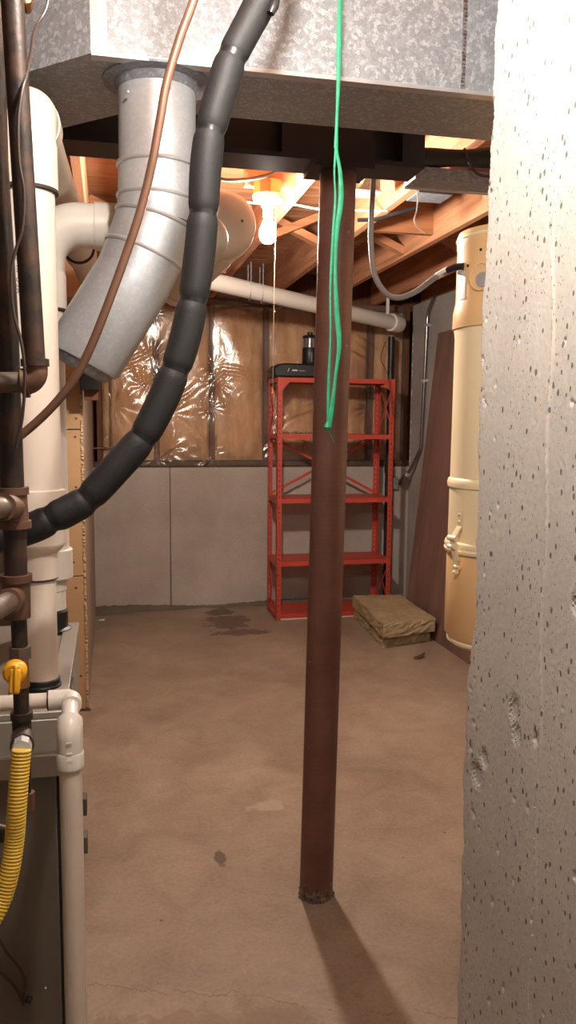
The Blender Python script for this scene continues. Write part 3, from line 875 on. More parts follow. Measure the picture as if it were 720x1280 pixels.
# ================================================================== SHELVES
SX0, SX1, SY0, SY1, SH = 1.157, 2.030, 5.59, 5.94, 1.757
su = thing('metal_shelf_unit', ((SX0 + SX1) / 2, (SY0 + SY1) / 2, 0), 'open orange-red steel shelf unit standing against the rear wall', 'shelf')


def angle_post(x, y, sx, sy):
    m = MB(); W_, T = .036, .002
    for ax in (0, 1):
        def bx_(u0, u1, z0_, z1_):
            if ax == 0:
                a_, b_ = sorted((x + sx * u0, x + sx * u1)); c_, d_ = sorted((y, y + sy * T)); m.box(a_, b_, c_, d_, z0_, z1_)
            else:
                a_, b_ = sorted((x, x + sx * T)); c_, d_ = sorted((y + sy * u0, y + sy * u1)); m.box(a_, b_, c_, d_, z0_, z1_)
        bx_(0, .013, 0, SH); bx_(.021, W_, 0, SH)
        z = 0.0
        while z < SH - .02:
            bx_(.013, .021, z, min(z + .026, SH)); z += .038
    return m


for (x, y_, sx_, sy_) in ((SX0, SY0, 1, 1), (SX1, SY0, -1, 1), (SX0, SY1, 1, -1), (SX1, SY1, -1, -1)):
    angle_post(x, y_, sx_, sy_).build('post', 'red', su, smooth=False)
SHZ = (.045, .432, .891, 1.354, SH - .002)
for z in SHZ:
    s = MB(); x0_, x1_, y0_, y1_ = SX0 + .004, SX1 - .004, SY0 + .004, SY1 - .004
    s.box(x0_, x1_, y0_, y1_, z - .003, z)
    s.box(x0_, x1_, y0_ - .002, y0_, z - .032, z); s.box(x0_, x1_, y1_, y1_ + .002, z - .032, z)
    s.box(x0_ - .002, x0_, y0_, y1_, z - .032, z); s.box(x1_, x1_ + .002, y0_, y1_, z - .032, z)
    s.box(x0_, x1_, y0_, y0_ + .012, z - .032, z - .029)
    s.build('shelf_board', 'red', su, smooth=False)
for x, sx_ in ((SX0, 1), (SX1, -1)):
    for z, up in ((SH - .034, -1),):
        MB().prism([(x, SY0 - .002, z), (x + sx_ * .085, SY0 - .002, z), (x + sx_ * .075, SY0 - .002, z + up * .012), (x + sx_ * .036, SY0 - .002, z + up * .055), (x, SY0 - .002, z + up * .085)], (0, -.002, 0)).build('gusset', 'red', su, smooth=False)
    for z in (.432 - .034, .891 - .034):
        MB().prism([(x + sx_ * .004, SY0, z), (x + sx_ * .004, SY0 + .07, z), (x + sx_ * .004, SY0, z - .07)], (sx_ * .002, 0, 0)).build('gusset', 'red', su, smooth=False)
    for z0_, z1_ in ((.06, .40), (1.37, 1.73)):
        MB().bar((x + sx_ * .003, SY0 + .02, z0_), (x + sx_ * .003, SY1 - .02, z1_), .003, .016, (0, 0, 1)).build('side_brace', 'red', su, smooth=False)
        MB().bar((x + sx_ * .006, SY0 + .02, z1_), (x + sx_ * .006, SY1 - .02, z0_), .003, .016, (0, 0, 1)).build('side_brace', 'red', su, smooth=False)
MB().bar((SX0 + .02, SY1 - .004, 1.33), (SX1 - .02, SY1 - .004, .90), .003, .020).build('back_brace', 'red', su, smooth=False)
MB().bar((SX0 + .02, SY1 - .008, .90), (SX1 - .02, SY1 - .008, 1.33), .003, .020).build('back_brace', 'red', su, smooth=False)
MB().box(SX0 + .01, SX1 - .01, SY0 + .002, SY0 + .010, .002, .012).build('foot_strip', 'pvc_dirty', su, smooth=False)

# ---- things on the shelves
ZT = SH + .001
bc = thing('black_case', (1.33, 5.74, ZT), 'long low black case with small white marks on top shelf', 'case')
pr = []
for k in range(7): t = PI / 2 * k / 6; pr.append((1.150 + .04 * (1 - math.sin(t)) - .012, 0, ZT + .004 + .05 + .045 * math.sin(t) if k else ZT + .02))
prof = [(1.145, ZT), (1.128, ZT + .03), (1.135, ZT + .065), (1.165, ZT + .09), (1.21, ZT + .098), (1.52, ZT + .094), (1.555, ZT + .075), (1.565, ZT)]
MB().prism([(x, 5.60, z) for x, z in prof], (0, .27, 0)).build('case_body', 'dark_plastic', bc, bevel=.012)
MB().box(1.15, 1.55, 5.595, 5.60, ZT + .045, ZT + .05).build('lid_seam', 'tape', bc)
mk = MB()
ZM = ZT + .052
mk.prism([(1.228, 5.5935, ZM - .014), (1.233, 5.5935, ZM - .014), (1.243, 5.5935, ZM + .012), (1.238, 5.5935, ZM + .012)], (0, -.001, 0))
mk.box(1.262, 1.300, 5.5925, 5.594, ZM - .010, ZM + .001)
mk.box(1.310, 1.355, 5.5925, 5.594, ZM - .008, ZM - .005)
mk.build('white_marks', 'white_mark', bc)
cn = thing('black_canister', (1.405, 5.70, ZT + .097), 'black canister with clear band and stepped cap standing on black case', 'canister')
c0 = (1.415, 5.70, ZT + .096); LZ = lambda prof, nm, m: MB().lathe(prof, c0, 28).build(nm, m, cn)
LZ([(.052, 0), (.056, .006), (.056, .112), (.053, .120)], 'body', 'dark_plastic')
LZ([(.052, .120), (.052, .185), (.048, .187)], 'clear_band', 'mid_plastic')
LZ([(.054, .185), (.056, .190), (.050, .205), (.020, .212), (.020, .228), (.012, .232), (0, .233)], 'cap', 'dark_plastic')
for k in range(5):
    th = -2.6 + k * .5; cx_, cy_ = c0[0] + .0525 * math.cos(th), c0[1] + .0525 * math.sin(th)
    MB().box(cx_ - .003, cx_ + .003, cy_ - .003, cy_ + .003, c0[2] + .12, c0[2] + .187).build('guard_bar', 'dark_plastic', cn)
MB().box(c0[0] - .004, c0[0] + .004, c0[1] - .0575, c0[1] - .0555, c0[2] + .02, c0[2] + .085).build('side_mark', 'mid_plastic', cn)
rib = []
for k in range(90):
    x = 1.205 + .235 * k / 89; rib.append((x, 5.62 + .012 * math.sin(k * .5), 1.356 + .016 + .013 * math.sin(k * 1.25) * (.6 + .4 * math.sin(k * .21))))
cb = MB(); Pg = np.zeros((90, 4, 3))
for k, (x, y_, z) in enumerate(rib):
    for j in range(4): Pg[k, j] = (x, y_ + .010 * j, max(1.3565, z - .008 * abs(j - 1.2)))
cb.grid(Pg); cb.box(1.205, 1.44, 5.62, 5.65, 1.355, 1.358); cb.build('crumpled_plastic_strip', 'clear', label='crumpled strip of tan plastic on the second shelf from top', cat='plastic strip')

# ---- mineral wool slabs


def slab(corn, z0_, th, seed):
    rg = np.random.default_rng(seed); n = 16; m = MB()
    rings = []
    (ax, ay), (bx2, by), (cx2, cy2), (dx2, dy2) = corn
    per = []
    for (p_, q_) in zip(corn, corn[1:] + corn[:1]):
        for k in range(n): per.append((p_[0] + (q_[0] - p_[0]) * k / n, p_[1] + (q_[1] - p_[1]) * k / n))
    cen = (sum(c[0] for c in corn) / 4, sum(c[1] for c in corn) / 4)
    lv = [0, .12, .3, .5, .7, .88, 1.0]; P = np.zeros((len(lv), len(per) + 1, 3))
    for i, l in enumerate(lv):
        for k in range(len(per)):
            x, y_ = per[k]; dx, dy = cen[0] - x, cen[1] - y_; d = math.hypot(dx, dy)
            inn = rg.uniform(0, .012) + (.004 if l in (0, 1.0) else 0)
            P[i, k] = (x + dx / d * inn, y_ + dy / d * inn, z0_ + th * l + (rg.uniform(-.002, .002) if 0 < l < 1 else 0))
        P[i, -1] = P[i, 0]
    m.grid(P)
    m.quad(*[P[-1, k] for k in range(len(per))]); m.quad(*[P[0, k] for k in range(len(per))][::-1])
    return m


slab([(1.688, 4.77), (2.055, 4.86), (2.075, 5.53), (1.735, 5.55)], 0.0, .082, 3).build('mineral_wool_slab', 'wool', label='ragged lower mineral wool slab lying on the floor by shelves', cat='insulation slab', smooth=False)
slab([(1.665, 4.70), (2.065, 4.80), (2.085, 5.52), (1.725, 5.56)], .083, .092, 5).build('mineral_wool_slab', 'wool', label='upper mineral wool slab stacked on top of another slab', cat='insulation slab', smooth=False)

# ---- scraps on floor
sp = MB()
for k in range(3):
    a_ = k * 1.1; sp.quad((1.80 + .02 * k, 4.50, .004), (1.845 + .02 * k, 4.49 + .02 * k, .006 + .008 * k), (1.85 + .015 * k, 4.535, .012 + .01 * k), (1.815 + .01 * k, 4.545, .004))
sp.build('dry_scrap', 'scrap', label='small curled brown scrap on floor in front of wool slabs', cat='scrap', smooth=False)
MB().hexa([(-.11, 5.82, .001), (-.065, 5.815, .001), (-.06, 5.85, .001), (-.10, 5.86, .001), (-.105, 5.825, .006), (-.07, 5.82, .012), (-.065, 5.845, .010), (-.095, 5.85, .004)]).build('paper_scrap', 'lime', label='small white scrap on floor near the tan partition', cat='scrap', smooth=False)

# ================================================================== LAMP IN VIEW
bl = thing('ceiling_lamp', (.612, 3.17, 2.2), 'bare lit bulb in porcelain holder hanging under joists with pull cord', 'lamp')
MB().box(.53, .735, 3.22, 3.258, JB + .01, JB + .13).build('mounting_block', 'brace', bl)
MB().lathe([(.056, 0), (.056, .05), (.050, .056), (0, .056)], (.612, 3.17, 2.325), 8).build('octagon_box', 'brass', bl)
MB().lathe([(.0, -.022), (.026, -.022), (.030, -.004), (.058, .004), (.062, .018), (.060, .022), (0, .023)], (.612, 3.17, 2.302), 32).build('lamp_holder', 'porcelain', bl)
MB().lathe([(.013, .0), (.014, -.012), (.022, -.03), (.031, -.052), (.033, -.07), (.029, -.088), (.018, -.101), (0, -.106)], (.612, 3.17, 2.246), 24).build('bulb', 'far_bulb', bl)
MB().lathe([(.020, 0), (.020, .035), (.024, .04)], (.612, 3.17, 2.243), 20).build('socket', 'porcelain', bl)
ps = Vector((.645, 3.17, 2.285))
MB().tube([ps, Vector((.638, 3.16, 2.0)), at(341, 487, 3.17)], .0014, 6).build('pull_cord', 'string', bl)
MB().lathe([(.002, .018), (.004, .012), (.008, 0), (0, .001)], at(341, 492, 3.17), 12).build('cord_bell', 'brass', bl)
MB().tube(spline([at(341, 493, 3.17), at(343, 505, 3.17), at(345, 512, 3.18), at(342, 520, 3.17), at(345, 526, 3.17)], 6), [.0012 + .0018 * abs(math.sin(k * .5)) for k in range(25)], 6).build('knotted_tail', 'string', bl)
MB().ball(at(343, 390, 3.17), .004, 8, 5).build('cord_knot', 'string', bl)
# cables around the lamp
MB().tube(spline([at(268, 222, 3.0), at(285, 225, 3.0), at(310, 224, 3.05), at(335, 219, 3.1), at(350, 212, 3.15)], 8), .007, 8).build('brown_cable', 'dark_wire', label='brown cable running under joists left of the lit bulb', cat='cable')
MB().tube(spline([(.343, 3.42, 2.40), (.45, 3.41, 2.368), (.60, 3.4, 2.352), (.754, 3.4, 2.357), (.90, 3.4, 2.345), (1.18, 3.4, 2.357)], 8), .004, 8).build('white_cable', 'white_wire', label='thin white cable passing behind the lit bulb', cat='cable')

# lamp over the camera, out of view, same kind
bn = thing('ceiling_lamp', (.20, .77, 2.2), 'bare bulb in porcelain holder above the camera', 'lamp')
MB().lathe([(.056, 0), (.056, .07), (.050, .072), (0, .072)], (.20, .77, 2.325), 8).build('octagon_box', 'galv_dull', bn)
MB().lathe([(.0, -.022), (.026, -.022), (.030, -.004), (.058, .004), (.062, .018), (.060, .022), (0, .023)], (.20, .77, 2.302), 32).build('lamp_holder', 'porcelain', bn)
MB().lathe([(.013, .0), (.014, -.012), (.022, -.03), (.031, -.052), (.033, -.07), (.029, -.088), (.018, -.101), (0, -.106)], (.20, .77, 2.288), 24).build('bulb', 'near_bulb', bn)

# ================================================================== GREEN TWINE
gt = thing('green_twine', (.45, 1.5, 1.5), 'bright green plastic twine hanging down in front of the column', 'twine')
YT = 1.5
g0 = [(426, -130), (426, -40), (424, 40), (423, 100), (421, 150), (420, 185)]
g1 = [(420, 185), (418, 215), (419, 250), (416, 300), (413, 360), (413, 420), (411, 470), (410, 510), (409, 534)]
g2 = [(420, 185), (425, 215), (426, 250), (421, 290), (419, 340), (421, 390), (424, 430), (420, 465), (416, 500), (411, 534)]
for nm, g, w in (('upper_strand', g0, .0042), ('thin_strand', g1, .0026), ('thick_strand', g2, .0046)):
    pts = spline([at(x, y_, YT) for x, y_ in g], 8)
    MB().tube(pts, [w * (.9 + .22 * math.sin(k * .23 + w * 900)) for k in range(len(pts))], 8, True, .35, (0, 1, 0)).build(nm, 'green', gt)
MB().tube([at(410, 528, YT), at(409, 534, YT), at(409, 538, YT)], [.004, .007, .003], 8).build('knot', 'green', gt)
MB().tube([at(410, 536, YT), at(414, 546, YT), at(418, 554, YT)], [.0018, .0026, .0008], 6, True, .3).build('loose_end', 'green', gt)

# ================================================================== FURNACE AND VENTS
FT = .96
fu = thing('furnace', (-.40, 1.68, 0), 'grey sheet metal furnace cabinet at lower left with dark front door', 'furnace')
FX1, FY0, FY1 = -.086, 1.375, 1.985
MB().box(-.72, FX1, FY0, FY1, FT - .012, FT).build('top_panel', 'steel', fu, bevel=.002)
MB().box(FX1 - .02, FX1, FY0 + .02, FY1, .0, FT - .012).build('side_panel', 'steel', fu, bevel=.001)
MB().box(-.72, -.70, FY0 + .02, FY1, .0, FT - .012).build('side_panel', 'steel', fu, bevel=.001)
MB().box(-.70, FX1 - .02, FY1 - .01, FY1, 0, FT - .012).build('rear_panel', 'steel', fu)
MB().box(-.715, FX1 - .001, FY0 - .004, FY0 + .02, FT - .105, FT - .012).build('front_rail', 'steel', fu, bevel=.002)
MB().box(-.715, FX1 - .001, FY0 - .016, FY0 - .004, FT - .110, FT - .070).build('rail_lip', 'steel', fu, bevel=.003)
MB().box(-.71, FX1 - .016, FY0 + .006, FY0 + .020, .02, FT - .112).build('front_door', 'steel_dark', fu, bevel=.002)
MB().box(FX1 - .015, FX1 - .003, FY0 + .012, FY0 + .022, .0, FT - .108).build('door_gap', 'gap', fu)
MB().box(FX1 - .030, FX1 + .004, FY0 + .05, FY1 - .02, FT, FT + .006).build('top_flange', 'steel', fu, bevel=.001)
for z in (.533, .437):
    MB().box(FX1 - .002, FX1 + .016, 1.88, 1.92, z - .021, z + .021).build('side_clip', 'steel_dark', fu, bevel=.002)
p = at(57, 1235, FY0 + .004); MB().ball(p, .002, 6, 4).build('paint_chip', 'lime', fu)

# ---- front vent pipe
XA, YA, RA = -.132, 1.5, .0445
ep = thing('vent_pipe', (XA, YA, FT), 'wide cream plastic vent pipe rising from the furnace behind iron pipes', 'pipe')
za = 1.985
MB().box(XA - .056, XA + .056, YA - .05, YA + .05, FT, FT + .004).build('flange_plate', 'rubber', ep, bevel=.001)
for sx_ in (-1, 1): MB().ball((XA + sx_ * .048, YA - .042, FT + .004), .004, 8, 5).build('screw', 'zinc', ep)
MB().lathe([(.036, .004), (.0355, .010), (.0335, .012), (.0335, .020), (.0315, .022)], (XA, YA, FT), 32).build('rubber_boot', 'rubber', ep)
MB().cyl((XA, YA, FT + .02), (XA, YA, 1.215), .030, 36).build('lower_pipe', 'pvc', ep)
MB().lathe([(.0345, 1.170), (.0345, 1.205), (.0345, 1.215), (.050, 1.232), (.0505, 1.236), (.0505, 1.33), (.0445, 1.332)], (XA, YA, 0), 40).build('reducer_hub', 'pvc', ep)
MB().lathe([(.0315, 1.166), (.0345, 1.168), (.0345, 1.1705)], (XA, YA, 0), 36).build('joint_ring', 'pvc_gap', ep)
MB().cyl((XA, YA, 1.31), (XA, YA, 1.93), RA, 48).build('main_pipe', 'pvc', ep)
MB().lathe([(.0455, 1.844), (.0505, 1.845), (.0505, 1.850)], (XA, YA, 0), 40).build('joint_ring', 'pvc_gap', ep)
run0, run1 = Vector((XA, YA, za)), Vector((-.045, 3.95, za + .02))
rdv = (run1 - run0).normalized()
bend = fillet([(XA, YA, 1.90), run0, run0 + rdv * .2], .055, 12)
MB().lathe([(.0503, 1.848), (.0503, 1.925), (.048, 1.932)], (XA, YA, 0), 40).build('elbow_hub', 'pvc', ep)
MB().tube(bend[:-1] + [run0 + rdv * .075], .0485, 40).build('elbow', 'pvc', ep)
MB().tube([run0 + rdv * .07, run0 + rdv * .12], .0503, 40).build('elbow_hub', 'pvc', ep)
MB().cyl(run0 + rdv * .07, run1, RA - .001, 40).build('rear_run', 'pvc_dirty', ep)
MB().cyl(run0 + rdv * 1.20, run0 + rdv * 1.32, .0505, 40).build('coupling', 'pvc_dirty', ep)
MB().cyl(run0 + rdv * 1.193, run0 + rdv * 1.20, .0508, 40).build('joint_ring', 'pvc_gap', ep)
# printed lettering along the pipe
cu = bpy.data.curves.new('print_text', 'FONT'); cu.body = 'MADE IN USA'; cu.size = .0125; cu.space_character = 1.35
cu.body = 'made in USA'
to = bpy.data.objects.new('printed_text', cu); COL.objects.link(to)
bpy.context.view_layer.update()
me = bpy.data.meshes.new_from_object(to.evaluated_get(bpy.context.evaluated_depsgraph_get()))
bpy.data.objects.remove(to)
ztop = 1.757; thc = -PI / 2 - .34
for v in me.vertices:
    lx, ly = v.co.x, v.co.y
    th = thc + (ly - .005) / RA; rr = RA + .0004
    v.co = Vector((rr * math.cos(th), rr * math.sin(th), ztop - lx - FT))
me.materials.append(M['print'])
to = bpy.data.objects.new('printed_text', me); COL.objects.link(to); to.parent = ep

# ---- rear vent pipe
XB, YB = -.143, 1.915
ip = thing('vent_pipe', (XB, YB, FT), 'white plastic vent pipe with elbow standing behind the wide cream pipe', 'pipe')
zb = 1.888
MB().lathe([(.046, .0), (.046, .008), (.038, .012), (.038, .05), (.034, .055)], (XB, YB, FT), 32).build('rubber_boot', 'rubber', ip)
MB().cyl((XB, YB, FT + .03), (XB, YB, 1.10), .0345, 32).build('lower_pipe', 'pvc_white', ip)
MB().lathe([(.0345, 1.058), (.037, 1.06), (.037, 1.10), (.0345, 1.102)], (XB, YB, 0), 32).build('adapter', 'pvc_white', ip)
MB().lathe([(.044, 1.088), (.052, 1.09), (.052, 1.155), (.050, 1.157), (.0445, 1.157)], (XB, YB, 0), 40).build('hub', 'pvc_white', ip)
MB().cyl((XB, YB, 1.12), (XB, YB, 1.76), RA, 40).build('main_pipe', 'pvc_white', ip)
MB().lathe([(.0455, 1.700), (.0515, 1.702), (.0515, 1.775), (.048, 1.785)], (XB, YB, 0), 40).build('elbow_hub', 'pvc_white', ip)
MB().lathe([(.0452, 1.696), (.0518, 1.698), (.0518, 1.702)], (XB, YB, 0), 40).build('joint_ring', 'pvc_gap', ip)
bend = fillet([(XB, YB, 1.76), (XB, YB, zb), (XB + .15, YB, zb)], .085, 14)
MB().tube(bend[:-1] + [(XB + .118, YB, zb)], .0490, 40).build('elbow', 'pvc_white', ip)
MB().tube([(XB + .116, YB, zb), (XB + .168, YB, zb)], .0525, 40).build('elbow_hub', 'pvc_white', ip)
MB().cyl((XB + .16, YB, zb), (XB + .33, YB, zb), RA, 40).build('cross_run', 'pvc_white', ip)
bend = fillet([(XB + .28, YB, zb), (.235, YB, zb), (.235, 2.08, zb)], .06, 10)
MB().tube(bend, .0485, 36).build('elbow', 'pvc_white', ip)

# ---- condensate drain on furnace front
cdn = thing('condensate_pipe', (-.058, 1.2, 0), 'small white plastic condensate pipe running down the furnace front corner', 'pipe')
XC, YC, ZC = -.068, 1.30, 1.0
pE = at(85, 874, YC); ZC = pE.z
MB().cyl((-.60, YC, ZC), (pE.x, YC, ZC), .0125, 20).build('horizontal_run', 'pvc_dirty', cdn)
MB().tube([(at(61, 874, YC).x, YC, ZC), (pE.x + .004, YC, ZC)], .0162, 24).build('elbow_hub', 'pvc_white', cdn)
MB().tube([(at(59.5, 874, YC).x, YC, ZC), (at(61, 874, YC).x, YC, ZC)], .0166, 24).build('primer_ring', 'dark_plastic', cdn)
pV = at(87, 914, 1.2)
MB().tube(fillet([(pE.x - .01, YC, ZC), (pE.x + .006, YC, ZC), Vector((pE.x + .006, YC, ZC)).lerp(Vector((pV.x, 1.235, pV.z + .012)), .42)], .010, 6), .0158, 24).build('elbow', 'pvc_white', cdn)
MB().tube([(pE.x + .004, YC - .004, ZC), (pV.x, 1.212, pV.z + .006)], .0128, 20).build('stub', 'pvc_white', cdn)
MB().tube(fillet([(pV.x, 1.216, pV.z + .010), (pV.x, 1.2, pV.z + .002), (pV.x, 1.2, pV.z - .05)], .02, 8), .0192, 28).build('lower_elbow', 'pvc_white', cdn)
MB().lathe([(.0205, 0), (.0205, .022), (.0193, .024)], (pV.x, 1.2, pV.z - .055), 28).build('elbow_hub', 'pvc_white', cdn)
for k, z in enumerate((-.012, -.028, -.040)):
    MB().bar((pV.x - .004, 1.181, pV.z + z), (pV.x + .004, 1.181, pV.z + z), .003, .003).build('moulded_mark', 'pvc_white', cdn)
MB().cyl((pV.x, 1.2, 0), (pV.x, 1.2, pV.z - .04), .0168, 28).build('drop_pipe', 'pvc_dirty', cdn)
tg = at(81, 1222, 1.2)
Pg = np.zeros((4, 2, 3))
for i in range(4):
    th = -PI / 2 - .75 + .18 * i
    for j, z in ((0, -.020), (1, .020)): Pg[i, j] = (pV.x + .0172 * math.cos(th), 1.2 + .0172 * math.sin(th), tg.z + z)
MB().grid(Pg).build('paper_tag', 'lime', cdn, 'torn white paper tag')

# ================================================================== GAS PIPING
YI = 1.05
gp = thing('gas_pipe', (-.12, YI, .9), 'black iron gas pipe at far left with rusty tees and yellow-handled valve', 'pipe')


def A(px, py): return at(px, py, YI)


def fit(name, pts, r, mat='rust_iron', n=24): return MB().tube(pts, r, n).build(name, mat, gp)


fit('main_riser', [A(-13, -90), A(-6, 200), A(7, 400), A(15, 612)], .0150, 'iron')
fit('tee', [A(15, 612), A(18, 655)], .0178)
fit('tee_collar', [A(15, 609), A(15.3, 618)], .0205); fit('tee_collar', [A(18, 651), A(18.4, 660)], .0205)
fit('tee_branch', [A(17, 634), at(6, 634, .985), at(2, 634, .965)], [.0150, .0152, .0165])
fit('branch_pipe', [at(5, 634, .98), at(-30, 637, .86)], .0125, 'grey_iron')
fit('nipple', [A(18, 655), A(20, 722)], .0142, 'iron')
fit('tee', [A(20, 720), A(21, 770)], .0172)
fit('tee_collar', [A(20, 718), A(20.3, 727)], .0198); fit('tee_collar', [A(21, 764), A(21.3, 772)], .0170)
fit('tee_branch', [A(19, 748), at(13, 751, 1.0), at(9, 753, .975)], [.0145, .0150, .0165])
fit('branch_pipe', [at(12, 752, .99), at(-22, 770, .83)], .0125, 'grey_iron')
fit('nipple', [A(23, 768), A(25, 812)], .0100, 'iron')
MB().tube([A(25, 808), A(25.3, 823)], .0135, 8).build('union_nut', 'grey_iron', gp)
MB().tube([A(25.3, 822), A(26, 858)], [.0100, .0115], 16).build('valve_body', 'brass', gp)
vh = MB(); c = at(19, 839, 1.025)
vh.lathe([(.0, -.012), (.011, -.012), (.0145, -.008), (.0145, .004), (0, .004)], c, 24, (0, 1, .0))
vh.build('valve_handle_hub', 'handle_yellow', gp)
vb = MB()
h0 = at(20, 836, 1.012); h1 = at(17.5, 867, 1.008)
vb.bar(h0, h1, .013, .010, (0, 1, 0)); vb.bar(at(20, 832, 1.008), at(19, 866, 1.003), .0045, .006, (0, 1, 0))
vb.build('valve_handle', 'handle_yellow', gp, bevel=.002)
MB().cyl(at(16.5, 838, 1.01), at(16.5, 838, 1.016), .003, 10).build('handle_screw', 'iron', gp)
fit('nipple', [A(26, 856), A(27, 896)], .0098, 'iron')
fit('elbow_collar', [A(27, 890), A(27.2, 898)], .0142, 'iron'); fit('drip_tee', [A(27, 896), A(28, 930)], .0122, 'iron')
fit('elbow_collar', [at(28, 922, 1.04), at(27.6, 932, 1.0)], [.0142, .0146], 'iron')
MB().tube([at(28, 926, 1.02), at(27, 938, .97)], .0118, 8).build('hose_nut', 'zinc', gp)
fit('drip_leg', [at(33, 930, 1.06), at(33, 1000, 1.06)], .0062, 'iron')
MB().tube([at(35, 990, 1.06), at(35, 1012, 1.06)], .0088, 8).build('drip_cap', 'rust_iron', gp)
MB().tube([at(-8, 1035, 1.05), at(3, 1037, 1.05), at(5, 1050, 1.05)], .007, 12).build('lower_fitting', 'iron', gp)

# corrugated yellow gas hose
yh = thing('gas_hose', (-.13, .97, .6), 'yellow corrugated gas hose curving down from the gas pipe', 'hose')
hp = spline([at(27, 936, .97), at(24, 970, .965), at(21, 1010, .96), at(18, 1050, .96), at(12, 1090, .955), at(2, 1125, .95), at(-14, 1155, .94), at(-40, 1185, .93)], 60)
out_p, out_r = [], []
acc = 0
for k, p in enumerate(hp):
    if k: acc += (hp[k] - hp[k - 1]).length
    out_p.append(p); out_r.append(.0102 + .0016 * math.copysign(abs(math.sin(acc / .0042 * PI)) ** .6, 1))
MB().tube(out_p, out_r, 18).build('corrugated_jacket', 'yellow', yh)

# second iron pipe with elbow
def A2(px, py): return at(px, py, 1.008)


gp2 = thing('gas_pipe', (-.1, YI, 1.5), 'slim leaning dark iron pipe ending in a rusty elbow at left', 'pipe')
MB().tube([A2(6, -110), A2(15.5, 0), A2(43, 452)], .0128, 24).build('drop_pipe', 'iron', gp2)
MB().tube([A2(43.5, 449), A2(44, 458)], .0165, 24).build('elbow_collar', 'iron', gp2)
MB().tube(fillet([A2(44, 455), A2(45, 478), A2(28, 479)], .014, 8), .0142, 24).build('elbow', 'rust_iron', gp2)
MB().tube([A2(36, 478.5), A2(27, 479)], .0175, 24).build('elbow_collar', 'rust_iron', gp2)
MB().tube([A2(30, 478), A2(-30, 478)], .0122, 24).build('side_pipe', 'grey_iron', gp2)
# third slim pipe edge and brass fitting at top left
fb = thing('brass_fitting', (-.15, 1.58, 2.1), 'small brass fitting on a bracket against the duct at top left', 'fitting')
MB().lathe([(.006, -.02), (.010, -.012), (.010, .006), (.0125, .008), (.0125, .016), (.006, .02)], at(33, 4, 1.56), 8, (0, -1, .2)).build('hex_nut', 'brass', fb)
MB().tube([at(24, -8, 1.58), at(25, 6, 1.58), at(33, 14, 1.58), at(41, 4, 1.58), at(39, -12, 1.58)], .0028, 8).build('clip', 'rust_iron', fb)
MB().tube([at(33, 4, 1.57), at(30, -60, 1.62)], .006, 10).build('stem', 'brass', fb)

# thin black control wire
wv = spline([at(64, -30, 1.12), at(58, 10, 1.12), at(44, 36, 1.10), at(38, 70, 1.03), at(33, 95, 1.0), at(28, 112, .99), at(23, 150, .985), at(24, 200, .983), at(30, 240, .983),
             at(28, 285, .983), at(19, 315, .983), at(14, 345, .983), at(17, 390, .983), at(27, 430, .983), at(31, 470, .983), at(28, 520, .983), at(20, 560, .983)], 8)
MB().tube(wv, .0019, 8).build('control_wire', 'dark_wire', label='thin dark wire trailing down along the slim leaning iron pipe', cat='wire')

# wires hanging on the furnace front
fw = thing('furnace_wires', (-.2, 1.36, .3), 'two thin brown wires with black cap on the furnace door', 'wire')
for g in ([(-6, 1165), (8, 1190), (24, 1210), (32, 1228), (30, 1245), (29, 1252)], [(-6, 1212), (8, 1222), (20, 1236), (27, 1250), (29, 1256)]):
    MB().tube(spline([at(x, y_, 1.366) for x, y_ in g], 6), .0026, 8).build('wire', 'dark_wire', fw)
MB().tube([at(33, 1249, 1.366), at(39, 1251, 1.366)], .0058, 12).build('wire_cap', 'dark_plastic', fw)

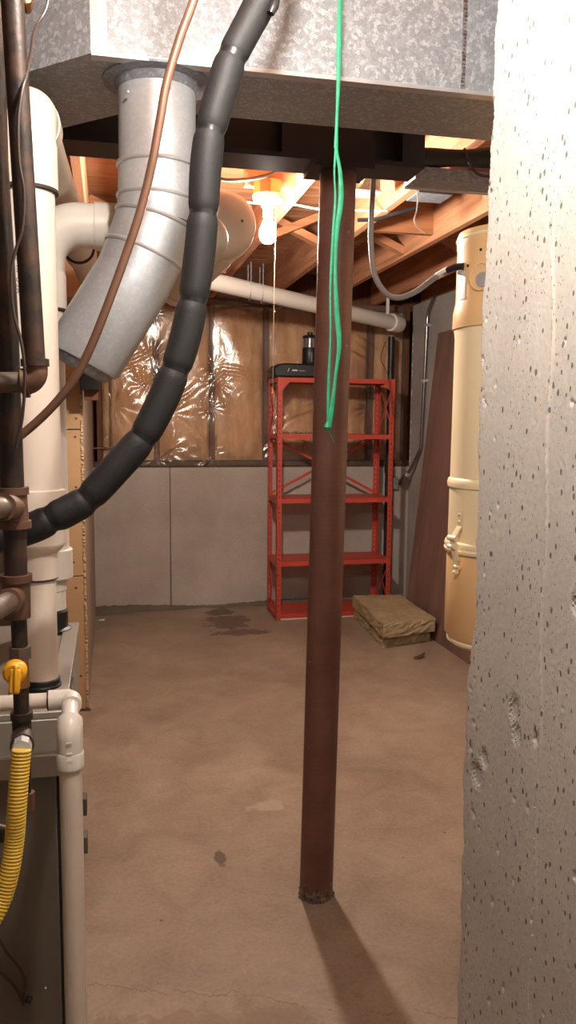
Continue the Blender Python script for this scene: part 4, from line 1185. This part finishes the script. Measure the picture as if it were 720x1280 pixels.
# ================================================================== FOAM-SLEEVED LINE AND COPPER TUBE
YL = 1.30
fl_ = thing('insulated_line', (.2, YL, 1.5), 'black foam sleeved refrigerant line sweeping across from upper middle to lower left', 'pipe')
fpx = [(352, -60), (338, -25), (322, 10), (305, 42), (290, 72), (276, 115), (263, 165), (257, 212), (254, 268), (249, 322), (241, 377), (231, 424), (219, 462), (202, 503), (178, 547), (142, 589), (110, 623), (86, 638), (65, 648), (45, 658), (15, 668), (-20, 676)]
brk = [(352, -60), (290, 72), (263, 165), (254, 268), (241, 377), (219, 462), (178, 547), (110, 623), (65, 648), (-20, 676)]
PT = [at(x, y_, YL) for x, y_ in fpx]; per = 10; SP = spline(PT, per)
idx = [fpx.index(b_) * per for b_ in brk]
for a_, b_ in zip(idx[:-1], idx[1:]):
    seg = SP[a_:b_ + 1]; n_ = len(seg); rad = []
    tot = sum((seg[k + 1] - seg[k]).length for k in range(n_ - 1)); acc = 0
    for k in range(n_):
        if k: acc += (seg[k] - seg[k - 1]).length
        e_ = min(acc, tot - acc); rad.append(.0243 * (1 - .13 * math.exp(-(e_ / .007) ** 2)) + .0007 * math.sin(acc * 30))
    MB().tube(seg, rad, 26).build('foam_sleeve', 'foam', fl_)
    if b_ < len(SP) - 1:
        dirv = (SP[b_ + 2] - SP[b_ - 2]).normalized()
        MB().tube([SP[b_] - dirv * .006, SP[b_], SP[b_] + dirv * .006], [.0222, .0218, .0222], 24).build('taped_joint', 'tape', fl_)
# slit along one sleeve
for a_, b_ in ((idx[2] + 4, idx[3] - 3), (idx[3] + 3, idx[4] - 3)):
    MB().tube([SP[k] + Vector((.018, -.0165, 0)) for k in range(a_, b_)], .0011, 6).build('sleeve_slit', 'gap', fl_)
MB().tube([at(347, -4, 1.275), at(342, 8, 1.272), at(338, 17, 1.272)], [.005, .008, .006], 10).build('tape_tail', 'tape', fl_)

MB().tube(fillet([SP[3], SP[0] + (SP[0] - SP[5]).normalized() * .06, Vector((SP[0].x + .06, YL, DECK))], .05, 6), .011, 12).build('bare_line', 'copper', fl_)

ct = thing('copper_tube', (.1, 1.18, 1.5), 'bent tarnished copper tube hanging in front of the round duct', 'pipe')
cpx = [(262, -70), (242, 0), (224, 50), (208, 105), (200, 150), (190, 205), (175, 265), (155, 325), (133, 385), (112, 437), (92, 475), (62, 512), (25, 545), (-15, 572)]
cq = [at(x, y_, 1.16) for x, y_ in cpx]
MB().tube(spline([Vector((cq[0].x + .03, 1.16, DECK)), Vector((cq[0].x + .025, 1.16, cq[0].z + .15))] + cq, 10), .0060, 14).build('tube', 'copper', ct)

# black bracket under the round duct, on the partition
bk = thing('black_bracket', (-.07, 3.9, 1.55), 'black metal box below the end of the round duct', 'bracket')
q = at(113, 476, 3.93)
MB().box(q.x - .048, q.x + .045, 3.88, 3.995, q.z - .045, q.z + .05).build('box_body', 'dark_plastic', bk, bevel=.004)
MB().box(q.x - .03, q.x + .035, 3.92, 3.985, q.z - .09, q.z - .045).build('tail_plate', 'stud', bk)
